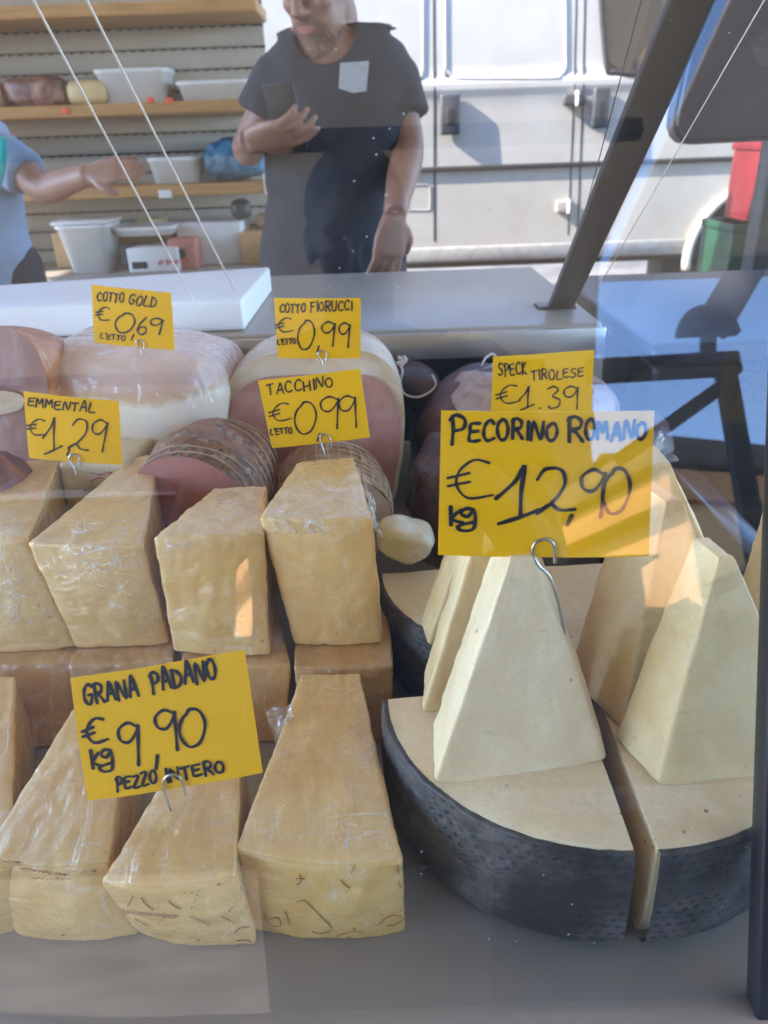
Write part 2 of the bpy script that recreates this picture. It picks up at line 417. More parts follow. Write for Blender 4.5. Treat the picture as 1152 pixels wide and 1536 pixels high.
M['herb'] = meat('herb_crust', (.08, .05, .028), (.32, .15, .075), (.52, .18, .08), 30, .55, .55, 10, .9, 1.2, (.05, .045, .02))
M['turkey'] = meat('turkey_skin', (.24, .12, .05), (.48, .28, .13), (.58, .40, .23), 26, .7, .4)
M['turkey_cut'] = meat('turkey_cut', (.46, .27, .19), (.55, .35, .26), (.60, .40, .30), 12, .3)
M['mortadella'] = meat('smoked_ham_cut', (.30, .15, .125), (.37, .195, .165), (.43, .25, .21), 14, .4)
M['orange_skin'] = meat('smoked_skin', (.30, .085, .025), (.46, .17, .055), (.58, .30, .13), 20, .8)
M['paprika'] = meat('dark_red_crust', (.06, .012, .006), (.20, .04, .015), (.40, .12, .03), 30, .9)
M['speck'] = meat('smoked_speck', (.020, .010, .009), (.075, .026, .022), (.20, .07, .05), 22, .3, .5, 8, 1.4, .7)
M['speck_fat'] = meat('speck_fat', (.16, .075, .06), (.42, .28, .22), (.55, .40, .32), 22, .3)
M['salami'] = meat('salami_skin', (.018, .006, .008), (.05, .014, .014), (.10, .03, .022), 25, .3)
M['string'] = plain('white_string', (.72, .70, .66), .8, .1, 90)
M['net'] = plain('netting_thread', (.50, .36, .24), .6, .25, 60)
M['cured'] = meat('cured_meat', (.06, .015, .012), (.16, .045, .035), (.45, .26, .18), 16, .2)
M['wood'] = (lambda m: (m.set(Base_Color=m.ramp(m.noise(m.co('Object', (1.2, 14, 14)), 5, 5, .6, .6), [(.3, (.36, .175, .055)), (.7, (.52, .28, .10))]), Roughness=.55), m.m)[1])(MT('pine_shelf'))
M['slat'] = plain('cream_slat_panel', (.42, .35, .28), .6, .07, 5)
M['white_plastic'] = plain('white_plastic', (.66, .63, .60), .4, .04, 8)
M['cardboard'] = plain('cardboard', (.46, .27, .12), .75, .12, 12)
M['paper'] = plain('white_paper', (.66, .64, .60), .7, .06, 12)
M['red'] = plain('red_print', (.50, .045, .04), .5, .15, 12)
M['red_crate'] = plain('red_crate_plastic', (.13, .008, .014), .38, .12, 12)
M['green_crate'] = plain('green_crate_plastic', (.004, .045, .022), .38, .2, 14)
M['teal'] = plain('teal_cloth', (.03, .36, .34), .6, .1, 14)
M['navy'] = plain('navy_panel', (.013, .015, .030), .38, .25, 7)
M['sticker'] = plain('orange_sticker', (.75, .09, .03), .5, .1, 20)
def bluebag():
    m = MT('blue_plastic_bag'); c = m.co(); n = m.noise(c, 14, 5, .6, 1.5)
    m.set(Base_Color=m.ramp(n, [(.3, (.02, .075, .14)), (.6, (.06, .20, .32)), (.8, (.25, .42, .52))]), Roughness=.3)
    m.bump(n, .8, .02); return m.m
M['bag'] = bluebag()
def van_paint():
    m = MT('van_paint'); c = m.co(); n = m.noise(c, 3, 4)
    low = m.n('SeparateXYZ'); m.l(c, low.inputs[0])
    dirt = m.math('MULTIPLY', m.ramp(m.noise(c, 5, 6, .65), [(.42, (0, 0, 0)), (.7, (1, 1, 1))]), .35)
    col = m.ramp(n, [(.3, (.43, .415, .385)), (.7, (.48, .46, .43))])
    col = m.mix(dirt, col, (.36, .31, .26))
    m.set(Base_Color=col, Roughness=.32, Coat_Weight=.5, Coat_Roughness=.1); return m.m
M['van'] = van_paint()
M['van_trim'] = plain('grey_van_trim', (.30, .29, .28), .6, .2, 20, bump=.3)
M['rubber'] = plain('black_rubber', (.014, .014, .015), .65, .3, 30)
M['handle'] = plain('dark_grey_handle', (.045, .050, .058), .45, .25, 20)
M['van_glass'] = (lambda m: (m.set(Base_Color=(.02, .022, .025), Roughness=.03, Specular_IOR_Level=1.0, IOR=2.2), m.m)[1])(MT('van_window_glass'))
M['asphalt'] = plain('stone_paving', (.13, .105, .08), .9, .45, 2.6, bump=.4)
M['skin'] = (lambda m: (m.set(Base_Color=m.ramp(m.noise(m.co(), 14, 5), [(.3, (.24, .115, .075)), (.7, (.33, .17, .115))]), Roughness=.5, Subsurface_Weight=.1, Subsurface_Radius=(1, .3, .2), Subsurface_Scale=.008), m.m)[1])(MT('skin'))
M['tshirt'] = plain('navy_tshirt', (.022, .024, .034), .85, .2, 20, bump=.2)
M['pocket'] = plain('grey_pocket', (.40, .40, .42), .85, .1, 60)
M['jeans'] = plain('dark_jeans', (.014, .017, .028), .85, .25, 25)
M['brown_trousers'] = plain('brown_trousers', (.085, .058, .042), .85, .2, 20)
M['blue_shirt'] = plain('light_blue_shirt', (.24, .30, .40), .8, .08, 12, bump=.2)
M['hair'] = plain('dark_hair', (.018, .013, .010), .7, .3, 60)
M['stubble'] = plain('stubbled_skin', (.17, .09, .065), .7, .25, 90)
M['lip'] = plain('lips', (.36, .13, .10), .5, .1, 30)
M['phone'] = plain('black_phone', (.01, .01, .012), .55, .1, 10)
M['canopy'] = plain('beige_canopy_cloth', (.30, .225, .165), .85, .08, 4)
M['dark_canopy'] = plain('dark_awning_cloth', (.035, .045, .055), .85, .15, 4)
M['frame_dark'] = plain('dark_steel_frame', (.024, .023, .024), .5, .2, 8)
M['orange_wall'] = plain('orange_plaster', (.72, .38, .155), .9, .06, 1.2)
M['orange_trim'] = plain('orange_cornice', (.62, .27, .10), .9, .06, 1.2)
M['white_wall'] = plain('white_stone', (.80, .76, .68), .8, .05, 2)
M['dark_pane'] = plain('dark_window', (.03, .04, .05), .2, .2, 3)
M['leaf'] = plain('foliage', (.018, .024, .010), .7, .4, 3)
M['bark'] = plain('bark', (.10, .07, .045), .85, .3, 12, bump=.5)

# ------------------------------------------------------------------ the ground
bm = BM(); g = bmesh.ops.create_grid(bm, x_segments=8, y_segments=8, size=60)
tag(obj('ground', bm, M['asphalt'], origin=(0, 0, 0)), kind='structure')

# ------------------------------------------------------------------ the display counter
DECK, TOPZ, YB = .66, .92, 1.05
ctr = thing('display_counter', (0, .6, 0), 'refrigerated steel deli counter with slanted glass and black rear panel', 'display counter')
XL, XR = -1.15, .262
bm = boxbm((XL, .275, DECK - .05), (XR, YB, DECK), .004); obj('deck', bm, M['deck'], ctr)
obj('base', boxbm((XL, .30, .02), (XR, 1.5, DECK - .055), .01), M['black_frame'], ctr)
obj('deck_step', boxbm((XL, .80, DECK + .002), (XR - .003, YB - .003, .745), .004), M['deck'], ctr)
obj('rear_panel', boxbm((XL, YB, DECK + .004), (.285, YB + .02, TOPZ - .032), .002), M['black'], ctr)
obj('worktop', boxbm((XL, YB - .03, TOPZ - .03), (.300, 1.52, TOPZ), .005), M['white_steel'], ctr)
obj('worktop_edge', boxbm((XL, YB - .036, TOPZ - .040), (.303, YB - .0305, TOPZ - .004), .002), M['steel'], ctr)
obj('support_block', boxbm((.268, YB - .02, DECK), (.310, YB + .045, TOPZ - .031), .004), M['steel'], ctr)
# front rail and corner post
p = G0
obj('front_rail', boxbm((XL, .250, DECK - .06), (XR - .012, .2745, DECK - .012), .003), M['steel'], ctr)
sd = V((0, math.sin(LEAN), math.cos(LEAN)))
def bar(a, b, wx, wy, bev=.002):
    """flat bar from a to b: wx across x, wy across the third axis"""
    a, b = V(a), V(b); d = (b - a).normalized(); x = V((1, 0, 0)); x = (x - d * x.dot(d)).normalized(); y = d.cross(x)
    bm = BM(); L = (b - a).length
    box(bm, (-wx / 2, -wy / 2, 0), (wx / 2, wy / 2, L), bev)
    m = Matrix((x, y, d)).transposed().to_4x4(); m.translation = a
    bm.transform(m); return bm
GT = G0 + sd * .70
pa, pb = apl(1144, 1530, G0, GN), apl(1168, 850, G0, GN); pd = (pb - pa) / (pb - pa).z
obj('corner_post', bar(pa - pd * .03, pa + pd * .62, .015, .016), M['black_frame'], ctr)
def pane(pts, nrm):
    bm = BM(); vs = [bm.verts.new(V(q)) for q in pts]; f = bm.faces.new(vs); f.normal_update()
    if f.normal.dot(V(nrm)) < 0: f.normal_flip()
    return bm
fg0, fg1 = G0 + V((0, 0, .002)), GT
obj('front_glass', pane([(XL, fg0.y, fg0.z), (XR + .55, fg0.y, fg0.z), (XR + .55, fg1.y, fg1.z), (XL, fg1.y, fg1.z)], GN), M['glass'], ctr, smooth=False, recalc=False)
# the upper support arm and the two glass edges leaning on it
foot = az(834, 462, TOPZ)
RA = V((0, foot.y, TOPZ)); rd = (V((0, fg1.y, fg1.z)) - RA).normalized(); RN = V((1, 0, 0)).cross(rd)
def onroof(px, py): return apl(px, py, RA, RN)
a0, a1 = onroof(838, 466), onroof(1038, 0)
a1 = a0 + (a1 - a0) * 1.25
dv = (a1 - a0).normalized(); xs = (V((1, 0, 0)) - dv * dv.x).normalized(); ys = dv.cross(xs)
bm = BM(); box(bm, (-.0185, -.005, 0), (.0185, .005, (a1 - a0).length), .002); m4 = Matrix((xs, ys, dv)).transposed().to_4x4(); m4.translation = a0; bm.transform(m4)
obj('support_arm', bm, M['dark_arm'], ctr)
obj('arm_bracket', boxbm(a0 + V((-.034, -.02, -.004)), a0 + V((.022, .02, .010)), .003), M['black_frame'], ctr)
def edge_line(q0, q1, rad, name='glass_edge', mat=None, ext=1.15):
    b0, b1 = onroof(*q0), onroof(*q1); b1 = b0 + (b1 - b0) * ext
    d = (b1 - b0).normalized(); x = (V((1, 0, 0)) - d * d.x).normalized(); y = d.cross(x)
    bm = BM(); box(bm, (-rad, -.0007, 0), (rad, .0007, (b1 - b0).length)); m = Matrix((x, y, d)).transposed().to_4x4(); m.translation = b0; bm.transform(m)
    return obj(name, bm, mat or M['edge'], ctr, smooth=False)
edge_line((306, 480), (50, 0), .0008); edge_line((385, 500), (130, 0), .0008)
edge_line((845, 440), (962, 0), .0003, mat=M['dark_arm'])
# side glass to the right, seen at a slant
sA, sB = V((.300, YB + .0, TOPZ)), V((.300, .50, 1.38))
def onside(px, py, x=.305): d = ray(px, py); return CAM + d * ((x - CAM.x) / d.x)
b0, b1 = onside(897, 432), onside(1090, 98)
obj('side_glass', pane([b0, b1, V((.305, .38, 1.30)), V((.305, .30, DECK)), V((.305, b0.y, DECK))], (-1, 0, 0)), M['glass_side'], ctr, smooth=False, recalc=False)
bm = BM(); tube(bm, [b0, b0 + (b1 - b0) * 1.5], .0006, 6); obj('side_glass_rim', bm, M['edge'], ctr)

nc = thing('neighbouring_counter', (.75, 1.2, 0), 'black glossy counter with rounded top corner beyond the side glass', 'counter')
obj('counter_top', boxbm((.345, .95, .875), (1.7, 1.50, .905), .014, 3), M['navy'], nc)
obj('counter_body', boxbm((.36, .98, .02), (1.7, 1.47, .872), .01), M['black'], nc)
obj('side_skirt', boxbm((.33, .35, .30), (.36, .975, .80), .004), M['black'], nc)

# cutting board on the worktop
zt = TOPZ + .042
tl, tr = az(-70, 432, zt), az(405, 400, zt); fr = ay(366, 482, 1.045); fl = ay(-90, 500, 1.045); fr.z = fl.z = zt
dn = V((0, 0, -.041))
solo('cutting_board', block([fl + dn, fr + dn, fl, fr, tl + dn, tr + dn, tl, tr], .005, 10, 0), M['board'], 'thick white plastic cutting board lying on the back worktop', 'cutting board')

# ------------------------------------------------------------------ grana wedges
ZL = .735
def wedge(name, label, FTLp, FTRp, FBLp, FBRp, BTLp, BTRp, zb, zt, yf=None, group='wrapped hard cheese wedges', mat='grana', rind=None, bulge=.006, r=.0032, amp=.0010, ybt=None):
    """front bottom corners stand on zb, the front face rises to zt, the top runs back at zt"""
    FBL, FBR = az(*FBLp, zb), az(*FBRp, zb)
    FTL, FTR = az(*FTLp, zt), az(*FTRp, zt)
    BTL, BTR = az(*BTLp, zt), az(*BTRp, zt)
    BBL, BBR = V((BTL.x, max(BTL.y, FBL.y + .03), zb)), V((BTR.x, max(BTR.y, FBR.y + .03), zb))
    c = (FBL + FBR + BBL + BBR) / 4
    t = thing(name, (c.x, c.y, zb), label, 'cheese', group)
    sd_ = random.random() * 50
    if rind:
        k = .007
        def back(f, b): return f + (b - f).normalized() * k
        q = [back(FBL, BBL), back(FBR, BBR), back(FTL, BTL), back(FTR, BTR)]
        body = obj('paste', block([FBL, FBR, FTL, FTR, BBL, BBR, BTL, BTR], r, 34, amp, 45, {'front': bulge, 'top': .002}, sd_, .0010), M[mat], t)
        ex = lambda p, a, b: p + (FBR - FBL).normalized() * a * .0007 + V((0, -.0008, b * .0006))
        rb = obj('rind', block([ex(FBL, -1, 0), ex(FBR, 1, 0), ex(FTL, -1, 1), ex(FTR, 1, 1), ex(q[0], 4, 0), ex(q[1], -4, 0), ex(q[2], 4, -5), ex(q[3], -4, -5)], .0042, 34, amp, 45, {'front': bulge}, sd_, .0010), M[rind], t)
        return t, body, rb
    body = obj('paste', block([FBL, FBR, FTL, FTR, BBL, BBR, BTL, BTR], r, 36, amp, 45, {'front': bulge, 'top': .002}, sd_, .0013), M[mat], t)
    return t, body, body
zU = lambda px, py, y: ay(px, py, y).z
# upper row, standing on the lower row
zt4 = zU(475, 776, .575)
U4 = wedge('cheese_wedge', 'tall pale wrapped wedge at the right end of the upper cheese row', (388, 776), (560, 778), (440, 967), (576, 966), (446, 692), (530, 684), ZL, zt4, mat='grana')
zt3 = zU(310, 800, .575)
U3 = wedge('cheese_wedge', 'squat crumbly wrapped wedge second from right in the upper row', (228, 806), (397, 797), (258, 978), (406, 984), (322, 731), (401, 727), ZL, zt3, mat='grana')
zt2 = zU(130, 815, .575)
U2 = wedge('cheese_wedge', 'wrapped wedge slanting to a point below the 1,29 price card', (38, 814), (214, 818), (112, 972), (254, 966), (196, 686), (239, 680), ZL, zt2, mat='grana')
U1 = wedge('cheese_wedge', 'wrapped wedge cut off by the left photo edge in the upper row', (-95, 808), (40, 806), (-80, 980), (116, 972), (18, 692), (92, 684), ZL, zt2, mat='grana')
# lower row below it
L = []
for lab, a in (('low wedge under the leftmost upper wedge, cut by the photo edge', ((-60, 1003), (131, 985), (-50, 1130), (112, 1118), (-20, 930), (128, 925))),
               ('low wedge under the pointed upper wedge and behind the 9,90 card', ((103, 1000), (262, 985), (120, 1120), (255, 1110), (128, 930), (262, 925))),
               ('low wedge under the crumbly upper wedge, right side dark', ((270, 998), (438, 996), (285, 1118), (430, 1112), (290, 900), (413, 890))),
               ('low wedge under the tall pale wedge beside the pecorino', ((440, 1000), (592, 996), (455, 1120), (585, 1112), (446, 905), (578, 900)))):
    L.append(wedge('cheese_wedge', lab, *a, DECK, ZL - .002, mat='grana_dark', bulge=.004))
# front row, heel to the glass
W0 = wedge('cheese_wedge', 'front wedge mostly outside the photo at the lower left corner', (-220, 1292), (20, 1300), (-190, 1408), (38, 1396), (-60, 1015), (24, 1012), DECK, ZL, rind='grana_rind', bulge=.010)
A = wedge('cheese_wedge', 'front wrapped wedge left of the 9,90 card with a smooth heel', (-30, 1284), (163, 1292), (25, 1402), (212, 1402), (108, 1062), (190, 1062), DECK, ZL, rind='grana_rind', bulge=.010)
B = wedge('cheese_wedge', 'front wrapped wedge holding the 9,90 card, dotted marks on its heel', (146, 1322), (354, 1312), (205, 1398), (386, 1416), (285, 1108), (362, 1104), DECK, ZL, rind='grana_rind', bulge=.010)
Cw = wedge('cheese_wedge', 'large front wedge with yellow heel right of the 9,90 card', (350, 1272), (604, 1290), (378, 1394), (610, 1396), (452, 1010), (541, 1007), DECK, ZL, rind='grana_rind', bulge=.012)

def drape(bv, pts, off=.0006, px=True):
    out = []
    for q in pts:
        d = ray(*q).normalized(); h = bv.ray_cast(CAM, d, 5)
        if h[0] is None: continue
        out.append(h[0] + h[1] * off if h[1].dot(d) < 0 else h[0] - h[1] * off)
    return out
def marks(parent, rindobj, strokes, mat, rad=.00055, name='rind_marking'):
    bv = bvh_of(rindobj); bm = BM()
    for s in strokes:
        p2 = [(q.x, q.y) for q in smooth_pts([V((x, y, 0)) for x, y in s], 4)] if len(s) > 2 else s
        p3 = drape(bv, p2)
        if len(p3) > 1: tube(bm, p3, [rad * random.uniform(.6, 1.2) for _ in p3], 5, .3)
    return obj(name, bm, mat, parent)
M['rindmark'] = plain('brown_rind_dots', (.26, .125, .045), .7, .35, 120)
M['rindmark_faint'] = plain('tan_rind_marks', (.47, .265, .10), .7, .25, 120)
def dots(x0, y0, x1, y1, n): 
    o = []
    for i in range(n):
        t = i / max(1, n - 1); x = x0 + (x1 - x0) * t + random.uniform(-1, 1); y = y0 + (y1 - y0) * t + random.uniform(-1, 1)
        o.append([(x, y), (x + random.uniform(1, 2.4), y + random.uniform(-.6, 1.2))])
    return o
marks(B[0], B[2], [[(192, 1358), (200, 1342)], [(212, 1345), (220, 1356), (231, 1364)], [(253, 1350), (262, 1358), (272, 1362)]] + dots(277, 1338, 296, 1336, 3) + dots(296, 1342, 287, 1360, 4) + dots(160, 1342, 162, 1343, 2)
      + [[(331, 1373), (343, 1379), (354, 1384)], [(352, 1398), (362, 1390), (373, 1390)], [(355, 1410), (368, 1409), (378, 1412)]] + dots(342, 1366, 348, 1360, 3), M['rindmark'])
marks(B[0], B[2], dots(172, 1364, 265, 1373, 46) + dots(175, 1367, 262, 1376, 40) + [[(203, 1377), (214, 1384), (226, 1389)], [(238, 1384), (242, 1377)], [(284, 1373), (300, 1380), (314, 1387)]], M['rindmark_faint'], .0006)
marks(Cw[0], Cw[2], [[(449, 1311), (451, 1322), (446, 1326)], [(444, 1318), (458, 1317)], [(511, 1319), (518, 1327), (525, 1331)], [(526, 1309), (533, 1298)], [(596, 1298), (598, 1310)], [(598, 1322), (601, 1330)],
      [(447, 1352), (458, 1350), (470, 1362), (486, 1378), (496, 1388), (494, 1396), (480, 1399), (468, 1396)], [(396, 1368), (404, 1385), (420, 1388), (418, 1376), (404, 1377)], [(428, 1367), (434, 1386)],
      [(566, 1388), (578, 1376), (594, 1372), (606, 1378)], [(580, 1388), (592, 1386), (602, 1380)], [(505, 1404), (520, 1398), (536, 1396), (546, 1399)]], M['rindmark_faint'], .0007)
marks(A[0], A[2], [[(8, 1290), (30, 1295)]] + dots(30, 1302, 100, 1312, 26), M['rindmark_faint'], .0007)
marks(A[0], A[2], dots(50, 1316, 105, 1318, 14), M['rindmark_faint'], .0006)

def film_crease_glints():  # white diffuse lines paint highlights along the folds of the film
    m = MT('film_crease_glints'); t = m.t; t.nodes.remove(m.b)
    tr = m.n('BsdfTransparent'); gl = m.n('BsdfGlossy'); gl.inputs['Roughness'].default_value = .16
    df = m.n('BsdfDiffuse'); df.inputs[0].default_value = (.92, .86, .76, 1)
    k = None
    for sc, ro, w_, st in (((12, 62, 30), (25, 10, 40), .016, .75), ((60, 14, 40), (-20, 35, -25), .014, .6), ((26, 40, 26), (50, 0, 15), .008, .45)):
        nz = m.noise(m.co('Object', sc, ro), .8, 2, .5, .8); d = m.math('ABSOLUTE', m.math('SUBTRACT', nz, .5))
        l_ = m.ramp(d, [(.0, (st * .75,) * 3), (w_, (0, 0, 0))]); k = l_ if k is None else m.math('ADD', k, l_)
    c = m.co(); gate = m.ramp(m.noise(c, 16, 3), [(.42, (.0, .0, .0)), (.62, (1, 1, 1))])
    cloud = m.ramp(m.noise(m.co('Object', (40, 90, 60), (30, 20, 50)), 1.0, 6, .7, 1.5), [(.56, (0, 0, 0)), (.70, (.22, .22, .22))])
    k = m.math('ADD', m.math('MULTIPLY', k, gate), m.math('ADD', cloud, .02))
    a = m.n('MixShader'); a.inputs[0].default_value = .85; m.l(gl.outputs[0], a.inputs[1]); m.l(df.outputs[0], a.inputs[2])
    bp = m.n('Bump'); bp.inputs['Strength'].default_value = .8; bp.inputs['Distance'].default_value = .004; m.l(m.noise(c, 70, 4, .6, 1.5), bp.inputs['Height']); m.l(bp.outputs[0], gl.inputs['Normal'])
    b = m.n('MixShader'); m.l(k, b.inputs[0]); m.l(tr.outputs[0], b.inputs[1]); m.l(a.outputs[0], b.inputs[2]); m.l(b.outputs[0], m.out.inputs[0]); return m.m
M['crease_glints'] = film_crease_glints()
def wrap(parent, target, quads, n=22):
    bv = bvh_of(target); bm = BM()
    for qd in quads:
        g = {}
        for i in range(n + 1):
            for j in range(n + 1):
                u, v = i / n, j / n
                x = (qd[0][0] * (1 - u) + qd[1][0] * u) * (1 - v) + (qd[3][0] * (1 - u) + qd[2][0] * u) * v
                y = (qd[0][1] * (1 - u) + qd[1][1] * u) * (1 - v) + (qd[3][1] * (1 - u) + qd[2][1] * u) * v
                d = ray(x, y).normalized(); h = bv.ray_cast(CAM, d, 5)
                if h[0] is not None:
                    e = min(1, 6 * min(u, 1 - u, v, 1 - v))
                    g[i, j] = bm.verts.new(h[0] + h[1] * (.0007 + e * .0011 * (1 + fbm(h[0], 90, 3))))
        for i in range(n):
            for j in range(n):
                c4 = [g.get(k) for k in ((i, j), (i + 1, j), (i + 1, j + 1), (i, j + 1))]
                if None not in c4 and max((c4[a].co - c4[b].co).length for a, b in ((0, 2), (1, 3))) < .03: bm.faces.new(c4)
    return obj('film_wrap', bm, M['crease_glints'], parent)
def crumple(name, pts, amp, mat, parent, n=14):
    """a loose crumpled corner of cling film between four corners"""
    q = [V(p) for p in pts]; bm = BM(); g = []
    for i in range(n + 1):
        row = []
        for j in range(n + 1):
            u, v = i / n, j / n
            p = (q[0] * (1 - u) + q[1] * u) * (1 - v) + (q[3] * (1 - u) + q[2] * u) * v
            k = noise.noise_vector(p * 90) * amp + noise.noise_vector(p * 230) * amp * .5
            row.append(bm.verts.new(p + k))
        g.append(row)
    for i in range(n):
        for j in range(n): bm.faces.new((g[i][j], g[i + 1][j], g[i + 1][j + 1], g[i][j + 1]))
    return obj(name, bm, mat, parent)
wrap(U4[0], U4[1], [[(452, 696), (532, 690), (560, 800), (392, 800)]])
wrap(U3[0], U3[1], [[(322, 735), (399, 732), (396, 820), (232, 830)]])
wrap(U2[0], U2[1], [[(196, 690), (238, 690), (252, 940), (60, 850)]])
wrap(U1[0], U1[1], [[(2, 694), (92, 690), (110, 930), (2, 940)]])
wrap(A[0], A[1], [[(100, 1110), (184, 1110), (160, 1282), (2, 1270)]])
wrap(B[0], B[1], [[(262, 1190), (352, 1190), (350, 1305), (165, 1308)]])
wrap(Cw[0], Cw[1], [[(452, 1016), (540, 1014), (592, 1278), (362, 1262)]])
wrap(L[3][0], L[3][1], [[(445, 972), (586, 968), (588, 1060), (445, 1070)]])
wrap(L[1][0], L[1][1], [[(112, 975), (258, 972), (258, 1040), (112, 1050)]])
crumple('film_corner', [az(402, 1064, .738), az(440, 1058, .745), az(436, 1100, .728), az(408, 1108, .730)], .006, M['film'], Cw[0])
crumple('film_corner', [ay(548, 716, .66), ay(560, 760, .60), ay(574, 806, .60), ay(556, 786, .66)], .006, M['film'], U4[0])

# ------------------------------------------------------------------ pecorino wheels
def quarter(label, c, rad, a0, a1, z0, z1, group='black rinded cheese wheel pieces', shift=V((0, 0, 0)), dotscale=(118, 150)):
    c = V(c)
    t = thing('cheese_wheel_piece', (c.x + shift.x, c.y + shift.y, z0), label, 'cheese', group)
    N = 36; nr = 12; bm = BM(); sd_ = random.random() * 30
    def P(i, r, z):
        a = a0 + (a1 - a0) * i / N
        return V((c.x + shift.x + r * math.cos(a), c.y + shift.y + r * math.sin(a), z))
    # top and bottom discs, cut faces, outer wall
    grid = {}
    zs = [z0 + .0005, z0 + (z1 - z0) * .25, z0 + (z1 - z0) * .5, z0 + (z1 - z0) * .75, z1 - .0025, z1]
    ri = rad - .004
    def vt(i, j, k):
        key = (i if j else 0, j, k)
        if key not in grid:
            r = (ri - (.012 if k == 0 else .002 if k == 1 else 0)) * j / nr
            if k == len(zs) - 1 and j == nr: r = ri - .0015
            z = zs[k]
            if k == len(zs) - 1:
                z += .0022 * fbm(P(i, r, sd_), 14, 3) - .002 * (j / nr) ** 6
            grid[key] = bm.verts.new(P(i, r, z))
        return grid[key]
    def F(*vs):
        u = []
        for v in vs:
            if v not in u: u.append(v)
        if len(u) > 2:
            try: bm.faces.new(u)
            except ValueError: pass
    for i in range(N):
        for j in range(nr):
            F(vt(i, j, 5), vt(i, j + 1, 5), vt(i + 1, j + 1, 5), vt(i + 1, j, 5)); F(vt(i, j, 0), vt(i + 1, j, 0), vt(i + 1, j + 1, 0), vt(i, j + 1, 0))
        for k in range(5): F(vt(i, nr, k), vt(i + 1, nr, k), vt(i + 1, nr, k + 1), vt(i, nr, k + 1))
    for i in (0, N):
        for j in range(nr):
            for k in range(5): F(vt(i, j, k), vt(i, j + 1, k), vt(i, j + 1, k + 1), vt(i, j, k + 1))
    o = obj('paste', bm, M['pecorino'], t, smooth=False)
    try:
        o.data.set_sharp_from_angle(angle=R(35))
        for p_ in o.data.polygons: p_.use_smooth = True
    except Exception: pass
    bm = BM(); uvl = bm.loops.layers.uv.new('uv'); N2 = 120; nz = 30; g = []
    for i in range(N2 + 1):
        row = []
        a = a0 + (a1 - a0) * i / N2
        for k in range(nz + 1):
            w_ = k / nz; z = z0 + (z1 - z0) * w_ - (0.001 + .0012 * (1 + fbm((a * 9, sd_, 0), 1.7, 4)) if k == nz else 0)
            r = rad - .010 * max(0, (.16 - w_) / .16) ** 2 + .003 * math.sin(math.pi * w_)
            p = V((c.x + shift.x + r * math.cos(a), c.y + shift.y + r * math.sin(a), z))
            r2 = r + .0009 * fbm(p + V((sd_, 0, 0)), 55, 4)
            row.append((V((c.x + shift.x + r2 * math.cos(a), c.y + shift.y + r2 * math.sin(a), z)), (a * rad * dotscale[0], z * dotscale[1])))
        row.append((V((c.x + shift.x + (rad - .0042) * math.cos(a), c.y + shift.y + (rad - .0042) * math.sin(a), z1 - .003 - .001 * fbm((a * 9, sd_, 0), 1.7, 4))), (a * rad * dotscale[0], z1 * dotscale[1])))
        g.append([(bm.verts.new(p), uv) for p, uv in row])
    for i in range(N2):
        for k in range(nz + 1):
            q = [g[i][k], g[i + 1][k], g[i + 1][k + 1], g[i][k + 1]]
            f = bm.faces.new([x[0] for x in q])
            for lp, x in zip(f.loops, q): lp[uvl].uv = x[1]
    ro = obj('rind', bm, M['rind'], t)
    return t
ZP = .755
pcx = .146
quarter('front left quarter of pecorino wheel with dimpled black rind', (pcx, .478), .152, math.pi * 1.0, math.pi * 1.5, DECK, ZP)
quarter('front right quarter of pecorino wheel beside the black post', (pcx + .013, .478), .152, math.pi * 1.5, math.pi * 2, DECK, ZP, shift=V((.002, 0, 0)))
quarter('rear left pecorino quarter behind the left group of slices', (pcx - .004, .672), .150, math.pi * 1.0, math.pi * 1.5, DECK, ZP)
quarter('rear right pecorino quarter behind the 12,90 card', (pcx + .012, .672), .150, math.pi * 1.5, math.pi * 2, DECK, ZP)

def slice_(label, FBLp, FBRp, APp, hgt, th, apw=.012, apoff=None, side=None, bottom=.006, group='upright pecorino slices', zb=ZP + .002, dx=0., mat='pecorino', lift=0., back=None):
    FBL, FBR = az(*FBLp, zb), az(*FBRp, zb)
    AP = az(*APp, zb + hgt)
    off = back if back is not None else V((dx, th, 0))
    h = V((apw / 2, 0, 0))
    t = thing('cheese_slice', ((FBL.x + FBR.x) / 2, FBL.y + th / 2, zb), label, 'cheese', group)
    q = [FBL, FBR, AP - h, AP + h]
    bl = BM(); sd_ = random.random() * 40
    obj('paste', block(q + [p + off for p in q[:2]] + [p + (apoff or off) for p in q[2:]], .0028, 34, .0011, 50, {'bottom': bottom, 'side': .003}, sd_, .0009), M[mat], t)
    return t
slice_('large front pecorino slice right under the 12,90 card', (650, 1176), (912, 1140), (782, 836), .148, .058, apw=.014, dx=.004)
slice_('second pecorino slice leaning just behind the large front one', (633, 1068), (872, 1046), (742, 752), .150, .045, dx=.004, mat='pecorino_side')
slice_('third pecorino slice at the back of the left group', (641, 968), (857, 955), (748, 700), .150, .038, dx=-.004, mat='pecorino_side')
slice_('front right pecorino slice cut off by the photo edge', (986, 1180), (1235, 1150), (1090, 836), .146, .048, apw=.010, dx=-.016, apoff=V((-.002, .036, -.004)), mat='pecorino_side')
slice_('middle pecorino slice of the right group, below the 12,90 card', (932, 1097), (1150, 1070), (1012, 752), .152, .066, apw=.012, dx=-.024, apoff=V((-.012, .05, 0)), mat='pecorino_side')
slice_('tallest pecorino slice peeking out right of the 12,90 card', (905, 948), (1118, 950), (992, 695), .156, .04, apw=.016, mat='pecorino_side')
slice_('sliver of pecorino slice at the far right photo edge', (1105, 1050), (1330, 1050), (1195, 800), .135, .04, mat='pecorino_side')
